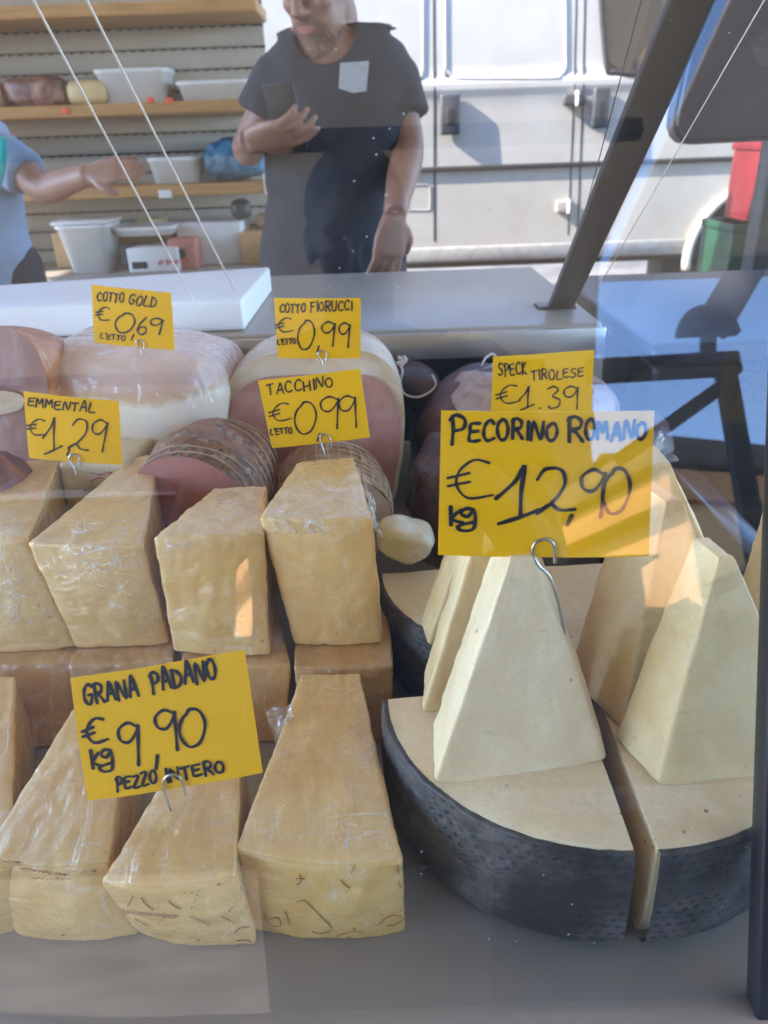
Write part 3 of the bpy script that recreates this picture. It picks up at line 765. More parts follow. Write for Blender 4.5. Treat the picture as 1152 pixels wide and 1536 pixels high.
# scrap of black wax wrapper in the crack
bm = BM(); blob(bm, az(872, 1000, ZP + .002), (.016, .016, .007), None, 1.0, 20, 12); rough(bm, .006, 90)
solo('wax_scrap', bm, M['black_frame'], 'scrap of black wax wrapper in the crack between pecorino pieces', 'wrapper scrap')
# small wrapped round cheese
c0 = az(610, 838, .775); bm = BM(); blob(bm, c0 + V((0, .02, .012)), (.028, .024, .018), rot3(4, 14, 8), .7); rough(bm, .004, 45)
solo('small_cheese', bm, M['white_cheese'], 'small round cream cheese wrapped in film behind the rear pecorino quarter', 'cheese')
solo('divider', bar(az(606, 835, DECK), az(606, 835, DECK) + V((0, .0, .16)), .022, .003), plain('grey_divider', (.30, .31, .33), .4, .1, 10), 'grey plastic divider strip between the turkey roast and the dark speck', 'divider')

# ------------------------------------------------------------------ hams and roasts behind the cheeses
def outline_body(pts_front, depth, steps=8, back_scale=.55, center=None, drop=0.0, front_round=.004):
    """closed outline (front) run back with a rounding; returns the side shell and the front cap apart"""
    c = center or sum(pts_front, V((0, 0, 0))) / len(pts_front); n = len(pts_front)
    bm = BM(); rings = []
    for s in range(steps + 1):
        t = s / steps; k = 1 - (1 - back_scale) * t ** 3
        if s == steps: k *= .75
        rings.append([bm.verts.new(c + (p - c) * k + V(depth) * t) for p in pts_front])
    for a, b in zip(rings, rings[1:]):
        for i in range(n): bm.faces.new((a[i], a[(i + 1) % n], b[(i + 1) % n], b[i]))
    bm.faces.new(rings[-1])
    return bm
def cap(pts, lift=V((0, -.001, 0)), rings=6, puff=.003, amp=.0008):
    c = sum(pts, V((0, 0, 0))) / len(pts); bm = BM(); R_ = []
    for k in range(rings, 0, -1):
        R_.append([bm.verts.new(c + (p - c) * (k / rings) + lift + V((0, -puff * (1 - (k / rings) ** 2), 0)) + V((0, amp * fbm(p * 1.0 + V((k, 0, 0)), 60), 0))) for p in pts])
    cv = bm.verts.new(c + lift + V((0, -puff, 0)))
    n = len(pts)
    for a, b in zip(R_, R_[1:]):
        for i in range(n): bm.faces.new((a[i], a[(i + 1) % n], b[(i + 1) % n], b[i]))
    for i in range(n): bm.faces.new((R_[-1][i], R_[-1][(i + 1) % n], cv))
    return bm
def pl(y, tilt=0.0):  # plane through depth y at z .85, leaning back by tilt
    n = V((0, -math.cos(tilt), math.sin(tilt))); p0 = V((0, y, .85))
    return lambda q: apl(q[0], q[1], p0, n)
GH = 'hams and roasts at the back of the counter'
# pink cooked ham with white fat rim
f = pl(.86, .18)
o_ = [(332, 650), (332, 612), (340, 580), (356, 556), (384, 538), (420, 528), (470, 523), (520, 523), (562, 532), (588, 552), (602, 582), (607, 620), (606, 660), (600, 705), (580, 760), (480, 775), (380, 760), (345, 710)]
i_ = [(344, 650), (345, 618), (352, 596), (368, 578), (392, 566), (420, 562), (470, 560), (520, 560), (556, 562), (576, 574), (592, 596), (600, 628), (600, 660), (594, 705), (575, 752), (480, 767), (384, 752), (352, 708)]
P = smooth_pts([f(q) for q in o_], 4, True)
t = thing('cooked_ham', (P[0].x + .1, .93, .745), 'big pink cooked ham with white fat rim, cut face to the front', 'ham', GH)
obj('fat', outline_body(P, (0, .17, .012), 9, .6), M['ham_fat'], t); obj('fat_rim', cap(P, V((0, 0, 0)), 6, .004), M['ham_fat'], t)
obj('meat', cap(smooth_pts([f(q) for q in i_], 4, True), V((0, -.004, 0)), 6, .003), M['ham_pink'], t)
# white wrapped ham
t0 = ay(218, 560, .92)
bm = BM(); blob(bm, t0 + V((0, .0, -.035)), (.122, .095, .088), rot3(0, 3, -6), .62, 40, 26); rough(bm, .006, 16, 3)
t = solo('cooked_ham', bm, M['ham_white'], 'pale cooked ham tightly wrapped in clear film carrying the 0,69 card', 'ham', GH)
# smoked ham left
f = pl(.80, .2)
o_ = [(-110, 640), (-115, 560), (-80, 510), (-30, 490), (10, 492), (45, 512), (64, 545), (72, 590), (70, 640), (50, 700), (-20, 720), (-90, 700)]
P = smooth_pts([f(q) for q in o_], 4, True)
t = thing('smoked_ham', (P[0].x + .05, .9, .745), 'brown smoked ham with orange skin at the left photo edge', 'ham', GH)
obj('skin', outline_body(P, (.03, .12, -.025), 9, .55), M['orange_skin'], t); obj('meat', cap(P, V((0, 0, 0)), 6, .004), M['mortadella'], t)
f2 = pl(.792, .2); obj('fat_stripe', cap(smooth_pts([f2(q) for q in [(-60, 585), (0, 586), (30, 592), (36, 604), (20, 618), (-60, 628)]], 4, True), V((0, 0, 0)), 4, .004), M['ham_fat'], t)
bm = BM(); blob(bm, ay(0, 720, .72) + V((-.02, 0, -.02)), (.052, .05, .05), None, .9, 30, 20); rough(bm, .006, 40, 5)
solo('paprika_roast', bm, M['paprika'], 'dark red glossy spice crusted roast left of the 1,29 card', 'roast', GH)
def roast(name, label, cpx, ydep, rx, rz, axis, skin, cut, nring, ringmat, tiltcut=0, ringr=.0011, longs=0, amp=.003, seed=1.):
    """round roast lying with its cut end to the front"""
    c = ay(*cpx, ydep); ax = V(axis).normalized(); x, y = frame_of(ax)
    up = V((0, 0, 1)); sx = ax.cross(up).normalized(); uz = sx.cross(ax)
    t = thing(name, (c.x, c.y + .05, c.z - rz), label, 'roast', GH)
    Ln = V(axis).length; bm = BM(); prof = []
    ns = 22
    def rad(s):  # s 0..1
        return (1 if s < .55 else math.sqrt(max(0.02, 1 - ((s - .55) / .46) ** 2))) * (.97 + .06 * math.sin(min(1, s * 1.6) * math.pi))
    segs = 40
    rings = []
    for k in range(ns + 1):
        s = k / ns; rr = rad(s)
        rings.append([bm.verts.new(c + ax * Ln * s + (sx * rx * math.cos(a) + uz * rz * math.sin(a)) * rr * (1 + .02 * math.sin(s * nring * 2 * math.pi)))
                      for a in [2 * math.pi * q / segs for q in range(segs)]])
    for a, b in zip(rings, rings[1:]):
        for q in range(segs): bm.faces.new((a[q], a[(q + 1) % segs], b[(q + 1) % segs], b[q]))
    bm.faces.new(rings[-1])
    rough(bm, amp, 45, seed)
    obj('crust', bm, M[skin], t)
    pts = [c + (sx * rx * math.cos(a) + uz * rz * math.sin(a)) * .985 for a in [2 * math.pi * q / 48 for q in range(48)]]
    obj('cut_face', cap(pts, ax * -.0005, 6, .003), M[cut], t)
    bm = BM()
    for k in range(nring):
        s = (k + .6) / nring * .95; rr = rad(s) + .02
        pts = [c + ax * (Ln * s + .004 * math.sin(a * 2 + k)) + (sx * rx * math.cos(a) + uz * rz * math.sin(a)) * rr for a in [2 * math.pi * q / 48 for q in range(49)]]
        tube(bm, pts, ringr, 6)
    for k in range(longs):
        a = math.pi * (k + .5) / longs
        pts = [c + ax * Ln * s + (sx * rx * math.cos(a) + uz * rz * math.sin(a)) * (rad(s) + .022) for s in [q / 20 * .93 for q in range(21)]]
        tube(bm, pts, ringr * .9, 6)
    obj('netting', bm, M[ringmat], t)
    return t
roast('herb_roast', 'herb crusted roast ham tied with string, rosy cut end, left of centre', (286, 764), .715, .066, .062, (.030, .14, .012), 'herb', 'ham_rose', 10, 'net', ringr=.0008, amp=.0045)
roast('turkey_roast', 'golden netted turkey roast behind the tall pale wedge', (500, 786), .75, .066, .062, (-.012, .125, .014), 'turkey', 'turkey_cut', 11, 'net', ringr=.0009, longs=17, amp=.004)
# emmental with printed film
e0 = [az(100, 765, .80), az(205, 765, .80), az(105, 690, .86), az(215, 680, .86)]
bm = block([e0[0], e0[1], e0[0] + V((0, .0, .055)), e0[1] + V((0, 0, .055)), e0[0] + V((0, .1, 0)), e0[1] + V((.01, .1, 0)), e0[0] + V((0, .1, .055)), e0[1] + V((.01, .1, .055))], .008, 12, .002)
t = thing('printed_cheese', (e0[0].x + .04, e0[0].y + .05, .80), 'pale holed cheese in printed film under the 1,29 card', 'cheese')
ob = obj('paste', bm, M['white_cheese'], t)
marks(t, ob, [[(136, 722), (150, 716), (166, 722)], [(148, 712), (166, 708), (176, 714)]], M['red'], .0016, 'print')
marks(t, ob, [[(126, 737), (140, 727)], [(130, 740), (146, 728)], [(136, 741), (150, 731)], [(134, 708), (150, 712)], [(175, 704), (190, 700)]], M['ink'], .0010, 'print')
# speck: dark hams behind the pecorino card
c0 = ay(775, 640, .93)
t = thing('speck_ham', (c0.x, c0.y, .745), 'large dark smoked speck in film behind the 1,39 card', 'ham', GH)
bm = BM(); blob(bm, c0 + V((0, 0, -.02)), (.128, .10, .095), rot3(0, 0, 4), .8, 44, 28); rough(bm, .008, 22, 2); o = obj('meat', bm, M['speck'], t)
bm = BM(); blob(bm, c0 + V((.012, -.012, .030)), (.112, .09, .052), rot3(0, 2, 4), .85, 40, 24); rough(bm, .006, 26, 8); obj('fat', bm, M['speck_fat'], t)
bm = BM(); pts = smooth_pts([ay(723, 548, .90), ay(728, 538, .89), ay(738, 531, .89), ay(744, 536, .89), ay(742, 546, .90)], 5); tube(bm, pts, .0014, 6); obj('string', bm, M['string'], t)
c1 = ay(655, 760, .80)
bm = BM(); blob(bm, c1 + V((.01, .03, -.01)), (.044, .05, .085), rot3(0, 8, 0), .75, 30, 24); rough(bm, .010, 30, 4)
solo('speck_piece', bm, M['speck'], 'dark upright chunk of speck left of the 12,90 card', 'ham', GH)
c1 = ay(985, 670, .86)
bm = BM(); blob(bm, c1 + V((-.01, .03, -.02)), (.035, .05, .055), None, .85, 26, 20); rough(bm, .008, 30, 6)
t = solo('speck_piece', bm, M['speck'], 'dark film wrapped chunk of speck showing right of the 12,90 card', 'ham', GH)
crumple('film_corner', [ay(980, 645, .80), ay(1004, 655, .80), ay(1012, 695, .80), ay(985, 690, .80)], .010, M['film'], t)
# salami with its string
c1 = ay(622, 572, .97)
t = thing('salami', (c1.x, c1.y, c1.z - .04), 'dark round salami tied with white string beside the pink ham', 'salami', GH)
bm = BM(); blob(bm, c1 + V((0, .01, -.006)), (.034, .05, .027), rot3(0, 14, 12), 1.0); rough(bm, .002, 40); obj('sausage', bm, M['salami'], t)
bm = BM(); yy = .915
tube(bm, smooth_pts([ay(598, 545, yy), ay(604, 556, yy), ay(601, 572, yy), ay(606, 590, yy), ay(625, 596, yy), ay(645, 588, yy), ay(654, 576, yy), ay(648, 562, yy)], 5), .0014, 6)
for q in ((597, 536), (606, 534), (612, 540), (602, 548), (595, 545)): tube(bm, smooth_pts([ay(603, 545, yy), ay((603 + q[0]) / 2 + 2, (545 + q[1]) / 2 - 2, yy), ay(*q, yy)], 4), .0024, 6)
obj('string', bm, M['string'], t)
solo('wooden_tray', boxbm(az(560, 610, .75) + V((0, .05, 0)), az(742, 610, .75) + V((0, .09, .085)), .004), plain('tan_tray', (.30, .21, .15), .6, .1, 9), 'tan tray edge against the black rear panel behind the salami', 'tray')

# ------------------------------------------------------------------ price cards
GL = {
 'A': [[(0, 0), (.45, 1), (.62, .95), (1, 0)], [(.12, .36), (.88, .40)]],
 'C': [[(.95, .82), (.6, 1), (.18, .78), (0, .42), (.18, .08), (.55, 0), (1, .12)]],
 'D': [[(.08, 1), (.05, 0)], [(0, .98), (.55, .9), (1, .5), (.7, .1), (.02, 0)]],
 'E': [[(.95, .95), (.1, .9), (.05, .5), (0, .06), (.5, 0), (1, .06)], [(.06, .5), (.8, .54)]],
 'F': [[(.1, 1), (.12, .5), (.05, -.1)], [(0, 1), (.5, .98), (1, 1.02)], [(.1, .52), (.75, .56)]],
 'G': [[(.95, .86), (.6, 1), (.15, .78), (0, .38), (.25, .03), (.7, .02), (.95, .42), (.55, .44)]],
 'H': [[(.05, 1), (0, 0)], [(.95, 1), (.92, 0)], [(0, .48), (.95, .54)]],
 'I': [[(.5, 1), (.48, 0)]],
 'K': [[(.1, 1), (.05, 0)], [(.85, .95), (.12, .42), (.95, 0)]],
 'L': [[(.2, 1), (.05, .05), (1, .02)]],
 'M': [[(0, 0), (.12, 1), (.5, .35), (.86, 1), (1, 0)]],
 'N': [[(0, 0), (.1, 1), (.85, .04), (1, 1)]],
 'O': [[(.5, 1), (.1, .78), (0, .4), (.3, .02), (.78, .08), (1, .5), (.8, .9), (.45, 1)]],
 'P': [[(.15, 1), (.2, .5), (.12, -.05)], [(0, .86), (.4, 1.05), (.95, .88), (.85, .55), (.2, .45)]],
 'R': [[(.1, 1), (.08, 0)], [(0, .9), (.45, 1.03), (.9, .84), (.75, .55), (.12, .5), (.5, .4), (1, 0)]],
 'S': [[(.95, .88), (.55, 1), (.1, .82), (.25, .58), (.75, .42), (.85, .14), (.4, 0), (0, .1)]],
 'T': [[(0, .92), (.5, .96), (1, 1)], [(.5, .96), (.46, 0)]],
 'U': [[(0, 1), (.05, .25), (.4, 0), (.85, .2), (1, 1)]],
 'Z': [[(.05, .95), (.9, .98), (.05, .04), (1, .05)]],
 "'": [[(.6, 1.1), (.4, .8)]], '.': [[(.4, 0), (.6, .04)]], ',': [[(.6, .14), (.2, -.22)]],
 '0': [[(.55, 1), (.12, .72), (0, .35), (.25, .02), (.7, .1), (1, .55), (.85, .92), (.5, 1), (.38, .88)]],
 '1': [[(-.1, .42), (.5, .72), (.8, 1), (.62, .5), (.52, .02)], [(-.1, -.06), (.5, .02), (1.05, .12)]],
 '2': [[(.05, .78), (.3, 1), (.75, .95), (.8, .6), (.4, .22), (-.05, 0), (.35, .2), (.62, .05), (1.05, .04)]],
 '3': [[(.1, .92), (.6, 1), (.85, .8), (.4, .56), (.9, .36), (.75, .06), (.2, 0), (0, .12)]],
 '6': [[(.8, 1), (.25, .6), (.05, .25), (.4, 0), (.85, .18), (.75, .42), (.3, .42), (.08, .2)]],
 '9': [[(.9, .88), (.5, 1), (.08, .84), (.12, .58), (.5, .52), (.9, .8), (.95, .92), (.86, .4), (.78, -.08)]],
 'e': [[(.95, .92), (.62, 1.0), (.28, .74), (.20, .38), (.45, .06), (1, .12)], [(0, .56), (.5, .68)], [(0, .36), (.5, .46)]],
 'k': [[(.1, 1), (0, 0)], [(.75, .78), (.1, .35), (.85, .05)]],
 'g': [[(.9, .9), (.4, 1), (.1, .7), (.5, .5), (.9, .85), (.95, .3), (.75, -.3), (.1, -.35), (-.2, -.1), (.3, .05), (.95, .15)]],
}
def card(label, corners, y, items, clip, tilt=.08, yaw=0., wt=1.0):
    """corners TL TR BR BL in the photo; items (text, x0, y0, x1, y1, height, weight); clip = loop and leg points"""
    n = V((yaw, -math.cos(tilt), math.sin(tilt))).normalized()
    mx = sum(c[0] for c in corners) / 4; by = max(c[1] for c in corners)
    p0 = ay(mx, by, y)
    q = [apl(*c, p0, n) for c in corners]
    base = (q[2] + q[3]) / 2
    t = thing('price_card', base, label, 'price card', 'yellow handwritten price cards')
    UX = q[1] - q[0]; VY = q[0] - q[3]; B1, B2 = random.uniform(.0012, .0030), random.uniform(-.0015, .0015)
    def bend(p):
        u = (p - q[0]).dot(UX) / UX.length_squared; v = (p - q[3]).dot(VY) / VY.length_squared
        return p + n * (B1 * 4 * u * (1 - u) + B2 * u * v + .0004 * math.sin(u * 9 + v * 4))
    bm = BM(); N = 14; g = []
    for i in range(N + 1):
        row = []
        for j in range(N + 1):
            u, v = i / N, j / N
            p = (q[3] * (1 - u) + q[2] * u) * (1 - v) + (q[0] * (1 - u) + q[1] * u) * v
            row.append(bend(p))
        g.append(row)
    fr = [[bm.verts.new(p) for p in r] for r in g]; bk = [[bm.verts.new(p - n * .0007) for p in r] for r in g]
    for i in range(N):
        for j in range(N):
            bm.faces.new((fr[i][j], fr[i + 1][j], fr[i + 1][j + 1], fr[i][j + 1])); bm.faces.new((bk[i][j], bk[i][j + 1], bk[i + 1][j + 1], bk[i + 1][j]))
    for k in range(N):
        for a, b in ((fr[k][0], fr[k + 1][0]), (fr[k + 1][N], fr[k][N]), (fr[0][k + 1], fr[0][k]), (fr[N][k], fr[N][k + 1])):
            pass
    rim = [(k, 0) for k in range(N)] + [(N, k) for k in range(N)] + [(N - k, N) for k in range(N)] + [(0, N - k) for k in range(N)]
    for a, b in zip(rim, rim[1:] + rim[:1]): bm.faces.new((fr[a[0]][a[1]], bk[a[0]][a[1]], bk[b[0]][b[1]], fr[b[0]][b[1]]))
    obj('card', bm, M['card'], t, smooth=False)
    pxm = (CAM - base).length / FPX
    bm = BM(); lift = [.0004]
    def ribbon(pts, hw):
        P = [bend(apl(x, y_, p0, n)) + n * lift[0] for x, y_ in pts]; lift[0] += .000006
        L_, R__ = [], []
        for i, p in enumerate(P):
            d = P[min(i + 1, len(P) - 1)] - P[max(i - 1, 0)]
            if d.length < 1e-9: d = V((1, 0, 0))
            s = n.cross(d.normalized()); wv = hw * (1 + .16 * math.sin(i * .9 + len(P)))
            L_.append(bm.verts.new(p + s * wv)); R__.append(bm.verts.new(p - s * wv))
        for i in range(len(P) - 1):
            bm.faces.new((L_[i], R__[i], R__[i + 1], L_[i + 1]))
        for p, d in ((P[0], P[0] - P[1]), (P[-1], P[-1] - P[-2])):
            if d.length < 1e-9: continue
            d = d.normalized(); s = n.cross(d)
            vs = [bm.verts.new(p + n * .000002 + (s * math.cos(a) + d * math.sin(a)) * hw) for a in [math.pi * k / 5 for k in range(6)]]
            bm.faces.new(vs)
    for text, x0, y0, x1, y1, h, wgt in items:
        L_ = math.hypot(x1 - x0, y1 - y0); ux, uy = (x1 - x0) / L_, (y1 - y0) / L_
        vx, vy = uy, -ux                        # up
        ws = {'I': .35, "'": .35, '.': .35, ',': .4, '1': .75, 'M': 1.15, 'N': 1.05, ' ': .5}
        tot = sum(ws.get(ch, 1.0) for ch in text); adv = 0
        for ch in text:
            cw = ws.get(ch, 1.0)
            if ch != ' ':
                gx = L_ * adv / tot; gw = L_ * cw / tot * (.74 if len(text) > 1 else 1.0)
                jy = random.uniform(-.09, .09) * h; jh = h * random.uniform(.82, 1.06); sl = random.uniform(-.02, .20)
                if len(text) == 1: jy = 0; jh = h; sl = 0
                for st in GL[ch]:
                    k = 5 if h > 24 else 3
                    st2 = smooth_pts([V((a, b, 0)) for a, b in st], k) if len(st) > 2 else [V((*st[0], 0)), V((*st[1], 0))]
                    pts = []
                    for p in st2:
                        X = gx + (p.x + sl * p.y) * gw; Y = p.y * jh + jy
                        pts.append((x0 + ux * X + vx * Y, y0 + uy * X + vy * Y))
                    ribbon(pts, wgt * pxm * .40)
            adv += cw
    obj('lettering', bm, M['ink'], t, smooth=False, recalc=False)
    bm = BM()
    pts = [apl(x, y_, p0, n) + n * .0032 for k, (x, y_) in enumerate(clip[0])]
    tube(bm, smooth_pts(pts, 5), clip[2], 8); obj('wire_clip', bm, M['wire'], t)
    return t
card('largest yellow card, pecorino romano at 12,90 per kilo', [(662, 616), (981, 616), (974, 835), (657, 832)], .436,
     [('P', 675, 664, 698, 664, 40, 6.5), ('ECORINO', 703, 659, 838, 658, 30, 6.0), ('R', 850, 660, 872, 660, 36, 6.3), ('OMANO', 876, 658, 972, 656, 29, 6.0), ('e', 672, 750, 738, 748, 60, 4.6), ('1', 752, 778, 805, 772, 78, 7.5), ('2', 806, 768, 858, 764, 66, 6.5), (',', 846, 776, 862, 776, 40, 7.5),
      ('9', 868, 768, 908, 768, 66, 6.5), ('0', 903, 770, 946, 768, 68, 6.5), ('k', 676, 786, 698, 784, 27, 7), ('g', 690, 786, 714, 784, 24, 6.5)],
     ([(846, 958), (842, 930), (826, 868), (806, 845), (797, 825), (803, 810), (818, 806), (829, 815), (831, 842)], 0, .0011), tilt=.10)
card('large yellow card for whole pieces of grana at 9,90 per kilo', [(105, 1018), (367, 974), (394, 1158), (130, 1203)], .392,
     [('GRANA', 128, 1056, 214, 1040, 28, 5.6), ('PADANO', 230, 1035, 330, 1014, 30, 5.6), ('e', 127, 1118, 163, 1112, 38, 5.5), ('9', 182, 1144, 216, 1140, 60, 5.5), (',', 232, 1139, 242, 1138, 56, 5.5),
      ('9', 240, 1122, 274, 1116, 58, 5.5), ('0', 276, 1120, 315, 1112, 56, 5.5), ('k', 140, 1152, 156, 1149, 28, 6), ('g', 153, 1148, 172, 1145, 24, 5.5), ('PEZZO', 176, 1184, 240, 1172, 20, 5), ('INTERO', 252, 1172, 342, 1152, 20, 5)],
     ([(255, 1220), (256, 1208), (250, 1186), (247, 1168), (256, 1158), (270, 1160), (276, 1172), (280, 1188)], 0, .0010), tilt=.16)
card('yellow turkey card reading 0,99 tilted over the netted roast', [(387, 571), (540, 553), (555, 656), (408, 672)], .745,
     [('TACCHINO', 402, 593, 503, 578, 16, 2.8), ('e', 405, 634, 438, 630, 27, 2.6), ('0', 445, 652, 478, 648, 48, 3.2), (',', 474, 654, 484, 654, 30, 3), ('9', 482, 640, 512, 638, 45, 3.2), ('9', 512, 640, 540, 636, 45, 3.2), ("L'ETTO", 406, 652, 440, 648, 9, 2.6)],
     ([(488, 690), (486, 676), (481, 662), (481, 652), (488, 650), (495, 656), (497, 672)], 0, .0009), tilt=.12)
card('upright yellow card reading 0,99 on the big pink ham', [(411, 447), (541, 447), (541, 537), (417, 537)], .845,
     [('COTTO', 420, 468, 460, 468, 13, 2.6), ('FIORUCCI', 466, 467, 530, 465, 15, 2.6), ('e', 414, 500, 440, 498, 22, 2.5), ('0', 447, 524, 472, 524, 44, 3), (',', 474, 522, 482, 522, 26, 2.8), ('9', 482, 516, 504, 516, 34, 3), ('9', 508, 518, 526, 518, 34, 3), ("L'ETTO", 416, 516, 445, 515, 8, 2.3)],
     ([(484, 548), (482, 540), (477, 532), (480, 526), (487, 526), (490, 534), (489, 541)], 0, .0009), tilt=.06)
card('yellow card reading 0,69 leaning on the pale wrapped ham', [(137, 427), (256, 439), (262, 525), (141, 514)], .85,
     [('COTTO', 146, 450, 188, 454, 14, 2.6), ('GOLD', 194, 455, 236, 462, 15, 2.6), ('e', 143, 480, 164, 482, 21, 2.5), ('0', 173, 498, 202, 500, 30, 3), (',', 197, 504, 204, 505, 24, 2.6), ('6', 206, 501, 222, 502, 26, 3), ('9', 224, 498, 244, 500, 22, 3), ("L'ETTO", 151, 507, 190, 511, 8, 2.2)],
     ([(213, 534), (212, 526), (206, 518), (206, 511), (212, 509), (217, 515), (217, 524)], 0, .0009), tilt=.05)
card('yellow emmental card reading 1,29 above the left cheeses', [(35, 587), (178, 602), (183, 697), (44, 687)], .70,
     [('EMMENTAL', 42, 609, 146, 618, 14, 2.8), ('e', 40, 652, 68, 654, 25, 2.6), ('1', 70, 677, 94, 674, 50, 3), (',', 101, 676, 108, 677, 26, 3), ('2', 104, 672, 132, 676, 46, 3), ('9', 136, 672, 160, 674, 44, 3)],
     ([(116, 712), (112, 700), (106, 690), (107, 682), (114, 680), (120, 686), (122, 698)], 0, .0009), tilt=.08)
card('yellow speck card reading 1,39 half hidden behind the largest card', [(740, 535), (892, 525), (886, 640), (735, 648)], .81,
     [('SPECK', 748, 564, 792, 560, 20, 2.8), ('TIROLESE', 797, 571, 878, 563, 15, 2.6), ('e', 745, 608, 780, 604, 28, 2.6), ('1', 782, 612, 800, 610, 32, 3), ('.', 806, 612, 812, 612, 20, 3), ('3', 822, 612, 842, 610, 32, 3), ('9', 846, 612, 870, 610, 32, 3)],
     ([(812, 660), (811, 650), (806, 640), (808, 632), (814, 632), (817, 640), (816, 650)], 0, .0009), tilt=.08)
# ------------------------------------------------------------------ canopy over the stall
def cloth(name, col, through):
    m = MT(name); c = m.co(); n = m.noise(c, 3, 4)
    k = m.ramp(n, [(.3, tuple(x * .9 for x in col)), (.7, col)]); m.set(Base_Color=k, Roughness=.9, Specular_IOR_Level=.1)
    t = m.n('BsdfTranslucent'); t.inputs[0].default_value = (*through, 1); x = m.n('MixShader'); x.inputs[0].default_value = .33
    m.l(m.b.outputs[0], x.inputs[1]); m.l(t.outputs[0], x.inputs[2]); m.l(x.outputs[0], m.out.inputs[0]); return m.m
M['canopy'] = cloth('beige_canopy_cloth', (.28, .265, .245), (.80, .69, .54))
cv = thing('stall_canopy', (-1, 0, 0), 'beige cloth canopy on dark posts over the cheese stall', 'canopy')
CZ = 2.42
outl = [(-3.4, -2.5), (1.02, -2.5), (.80, -1.55), (.80, 2.72), (-3.4, 2.72)]
bm = BM(); top = [bm.verts.new((x, y, CZ + .02 + .0 * y)) for x, y in outl]; bot = [bm.verts.new((x, y, CZ)) for x, y in outl]
bm.faces.new(top); bm.faces.new(bot[::-1])
for i in range(5): bm.faces.new((bot[i], bot[(i + 1) % 5], top[(i + 1) % 5], top[i]))
obj('cloth', bm, M['canopy'], cv, smooth=False)
bm = BM(); box(bm, (-3.4, -2.515, CZ - .26), (1.0, -2.502, CZ + .02)); obj('valance', bm, M['canopy'], cv, smooth=False)
for x, y in ((-3.3, -2.4), (-3.3, 2.65), (-1.7, 2.66)): obj('post', boxbm((x - .03, y - .03, 0), (x + .03, y + .03, CZ - .002), .004), M['frame_dark'], cv)
for y in (-2.3, -.9, .6, 2.1): obj('roof_beam', boxbm((-3.38, y - .02, CZ - .05), (.74, y + .02, CZ - .002), .004), M['frame_dark'], cv)

nv = thing('stall_canopy', (2.4, 1, 0), 'unseen beige cloth canopy added at the right to cut sky light', 'canopy')  # unseen canopy added to keep sky light off the cheese
obj('cloth', boxbm((.90, -1.88, CZ + .12), (4.6, 3.1, CZ + .14), .004), M['canopy'], nv)
for x, y in ((3.2, -1.8), (4.5, -1.8), (4.5, 3.0)): obj('post', boxbm((x - .03, y - .03, 0), (x + .03, y + .03, CZ + .118), .004), M['frame_dark'], nv)
# folding frame at the customer side, mirrored in the glass at the right
YF = -1.75
mr = lambda x, y: mirrored(x, y, YF)
fr_ = mr(1090, 700)
af = thing('awning_frame', (fr_.x, YF, 0), 'dark steel awning frame with post, brace and half round hub mirrored in the glass', 'awning frame')
def flatbar(name, a, b, wd, th, mat):
    d = (b - a).normalized(); y = V((0, 1, 0)); x = d.cross(y).normalized(); y = x.cross(d)
    bm = BM(); box(bm, (-wd / 2, -th / 2, 0), (wd / 2, th / 2, (b - a).length), .004)
    m = Matrix((x, -y if False else d.cross(x), d)).transposed().to_4x4(); m.translation = a; bm.transform(m); return obj(name, bm, mat, af)
ptop = mr(1088, 556)
flatbar('post', V((ptop.x, YF, 0)), V((ptop.x, YF, ptop.z)), .070, .05, M['frame_dark'])
flatbar('beam', mr(880, 556), mr(1108, 543), .085, .05, M['frame_dark'])
flatbar('brace', mr(925, 690), mr(1080, 580), .050, .03, M['frame_dark'])
hc = mr(1062, 500); bm = BM()
vs = [V((hc.x + .115 * math.cos(a), YF - .02, hc.z + .115 * math.sin(a))) for a in [math.pi * k / 20 for k in range(21)]]
f1 = [bm.verts.new(v) for v in vs]; f2 = [bm.verts.new(v + V((0, .04, 0))) for v in vs]
bm.faces.new(f1); bm.faces.new(f2[::-1])
for i in range(21): bm.faces.new((f1[i], f2[i], f2[(i + 1) % 21], f1[(i + 1) % 21]))
obj('hub', bm, M['frame_dark'], af, smooth=False)
flatbar('neck', mr(1062, 552), mr(1062, 488), .05, .04, M['frame_dark'])
flatbar('arm', mr(1066, 492), mr(1185, 290), .13, .04, plain('grey_awning_arm', (.10, .095, .095), .5, .1, 8))

# ------------------------------------------------------------------ the street behind the photographer, seen only as mirror image
SN = V((-.95, .31, 0)); SD = V((.31, .95, 0))
def facade(label, p, half, h, zs, mat):
    """house whose lit front looks to the sun"""
    p = V((p.x, p.y, 0)) - SD * half
    t = thing('town_house', p, label, 'house', 'houses across the street')
    def orient(bm):
        m = Matrix((SD, -SN, V((0, 0, 1)))).transposed().to_4x4(); m.translation = p; bm.transform(m); return bm
    obj('wall', orient(boxbm((-half, 0, 0), (half, 7, h), .02)), M[mat], t)
    obj('cornice', orient(boxbm((-half - .1, -.25, h - .35), (half + .1, 7.2, h - .02), .02)), M['orange_trim'], t)
    obj('roof', orient(boxbm((-half - .2, -.4, h), (half + .2, 7.3, h + .3), .05)), M['bark'], t)
    for z in zs:
        k = -half + 1.0
        while k < half - .6:
            wn = obj('window', orient(boxbm((k, -.03, z), (k + .75, -.002, z + 1.25), .01)), M['dark_pane'], t)
            obj('sill', orient(boxbm((k - .1, -.22, z - .16), (k + .85, -.003, z - .03), .01)), M['white_wall'], wn)
            k += 2.6
    return t
q = mirrored(1072, 880, -6.4); q -= SD * .2; facade('orange sunlit house mirrored in the glass over the right pecorino slices', q, 4.0, mirrored(1050, 758, -8).z, (1.0,), 'orange_wall')
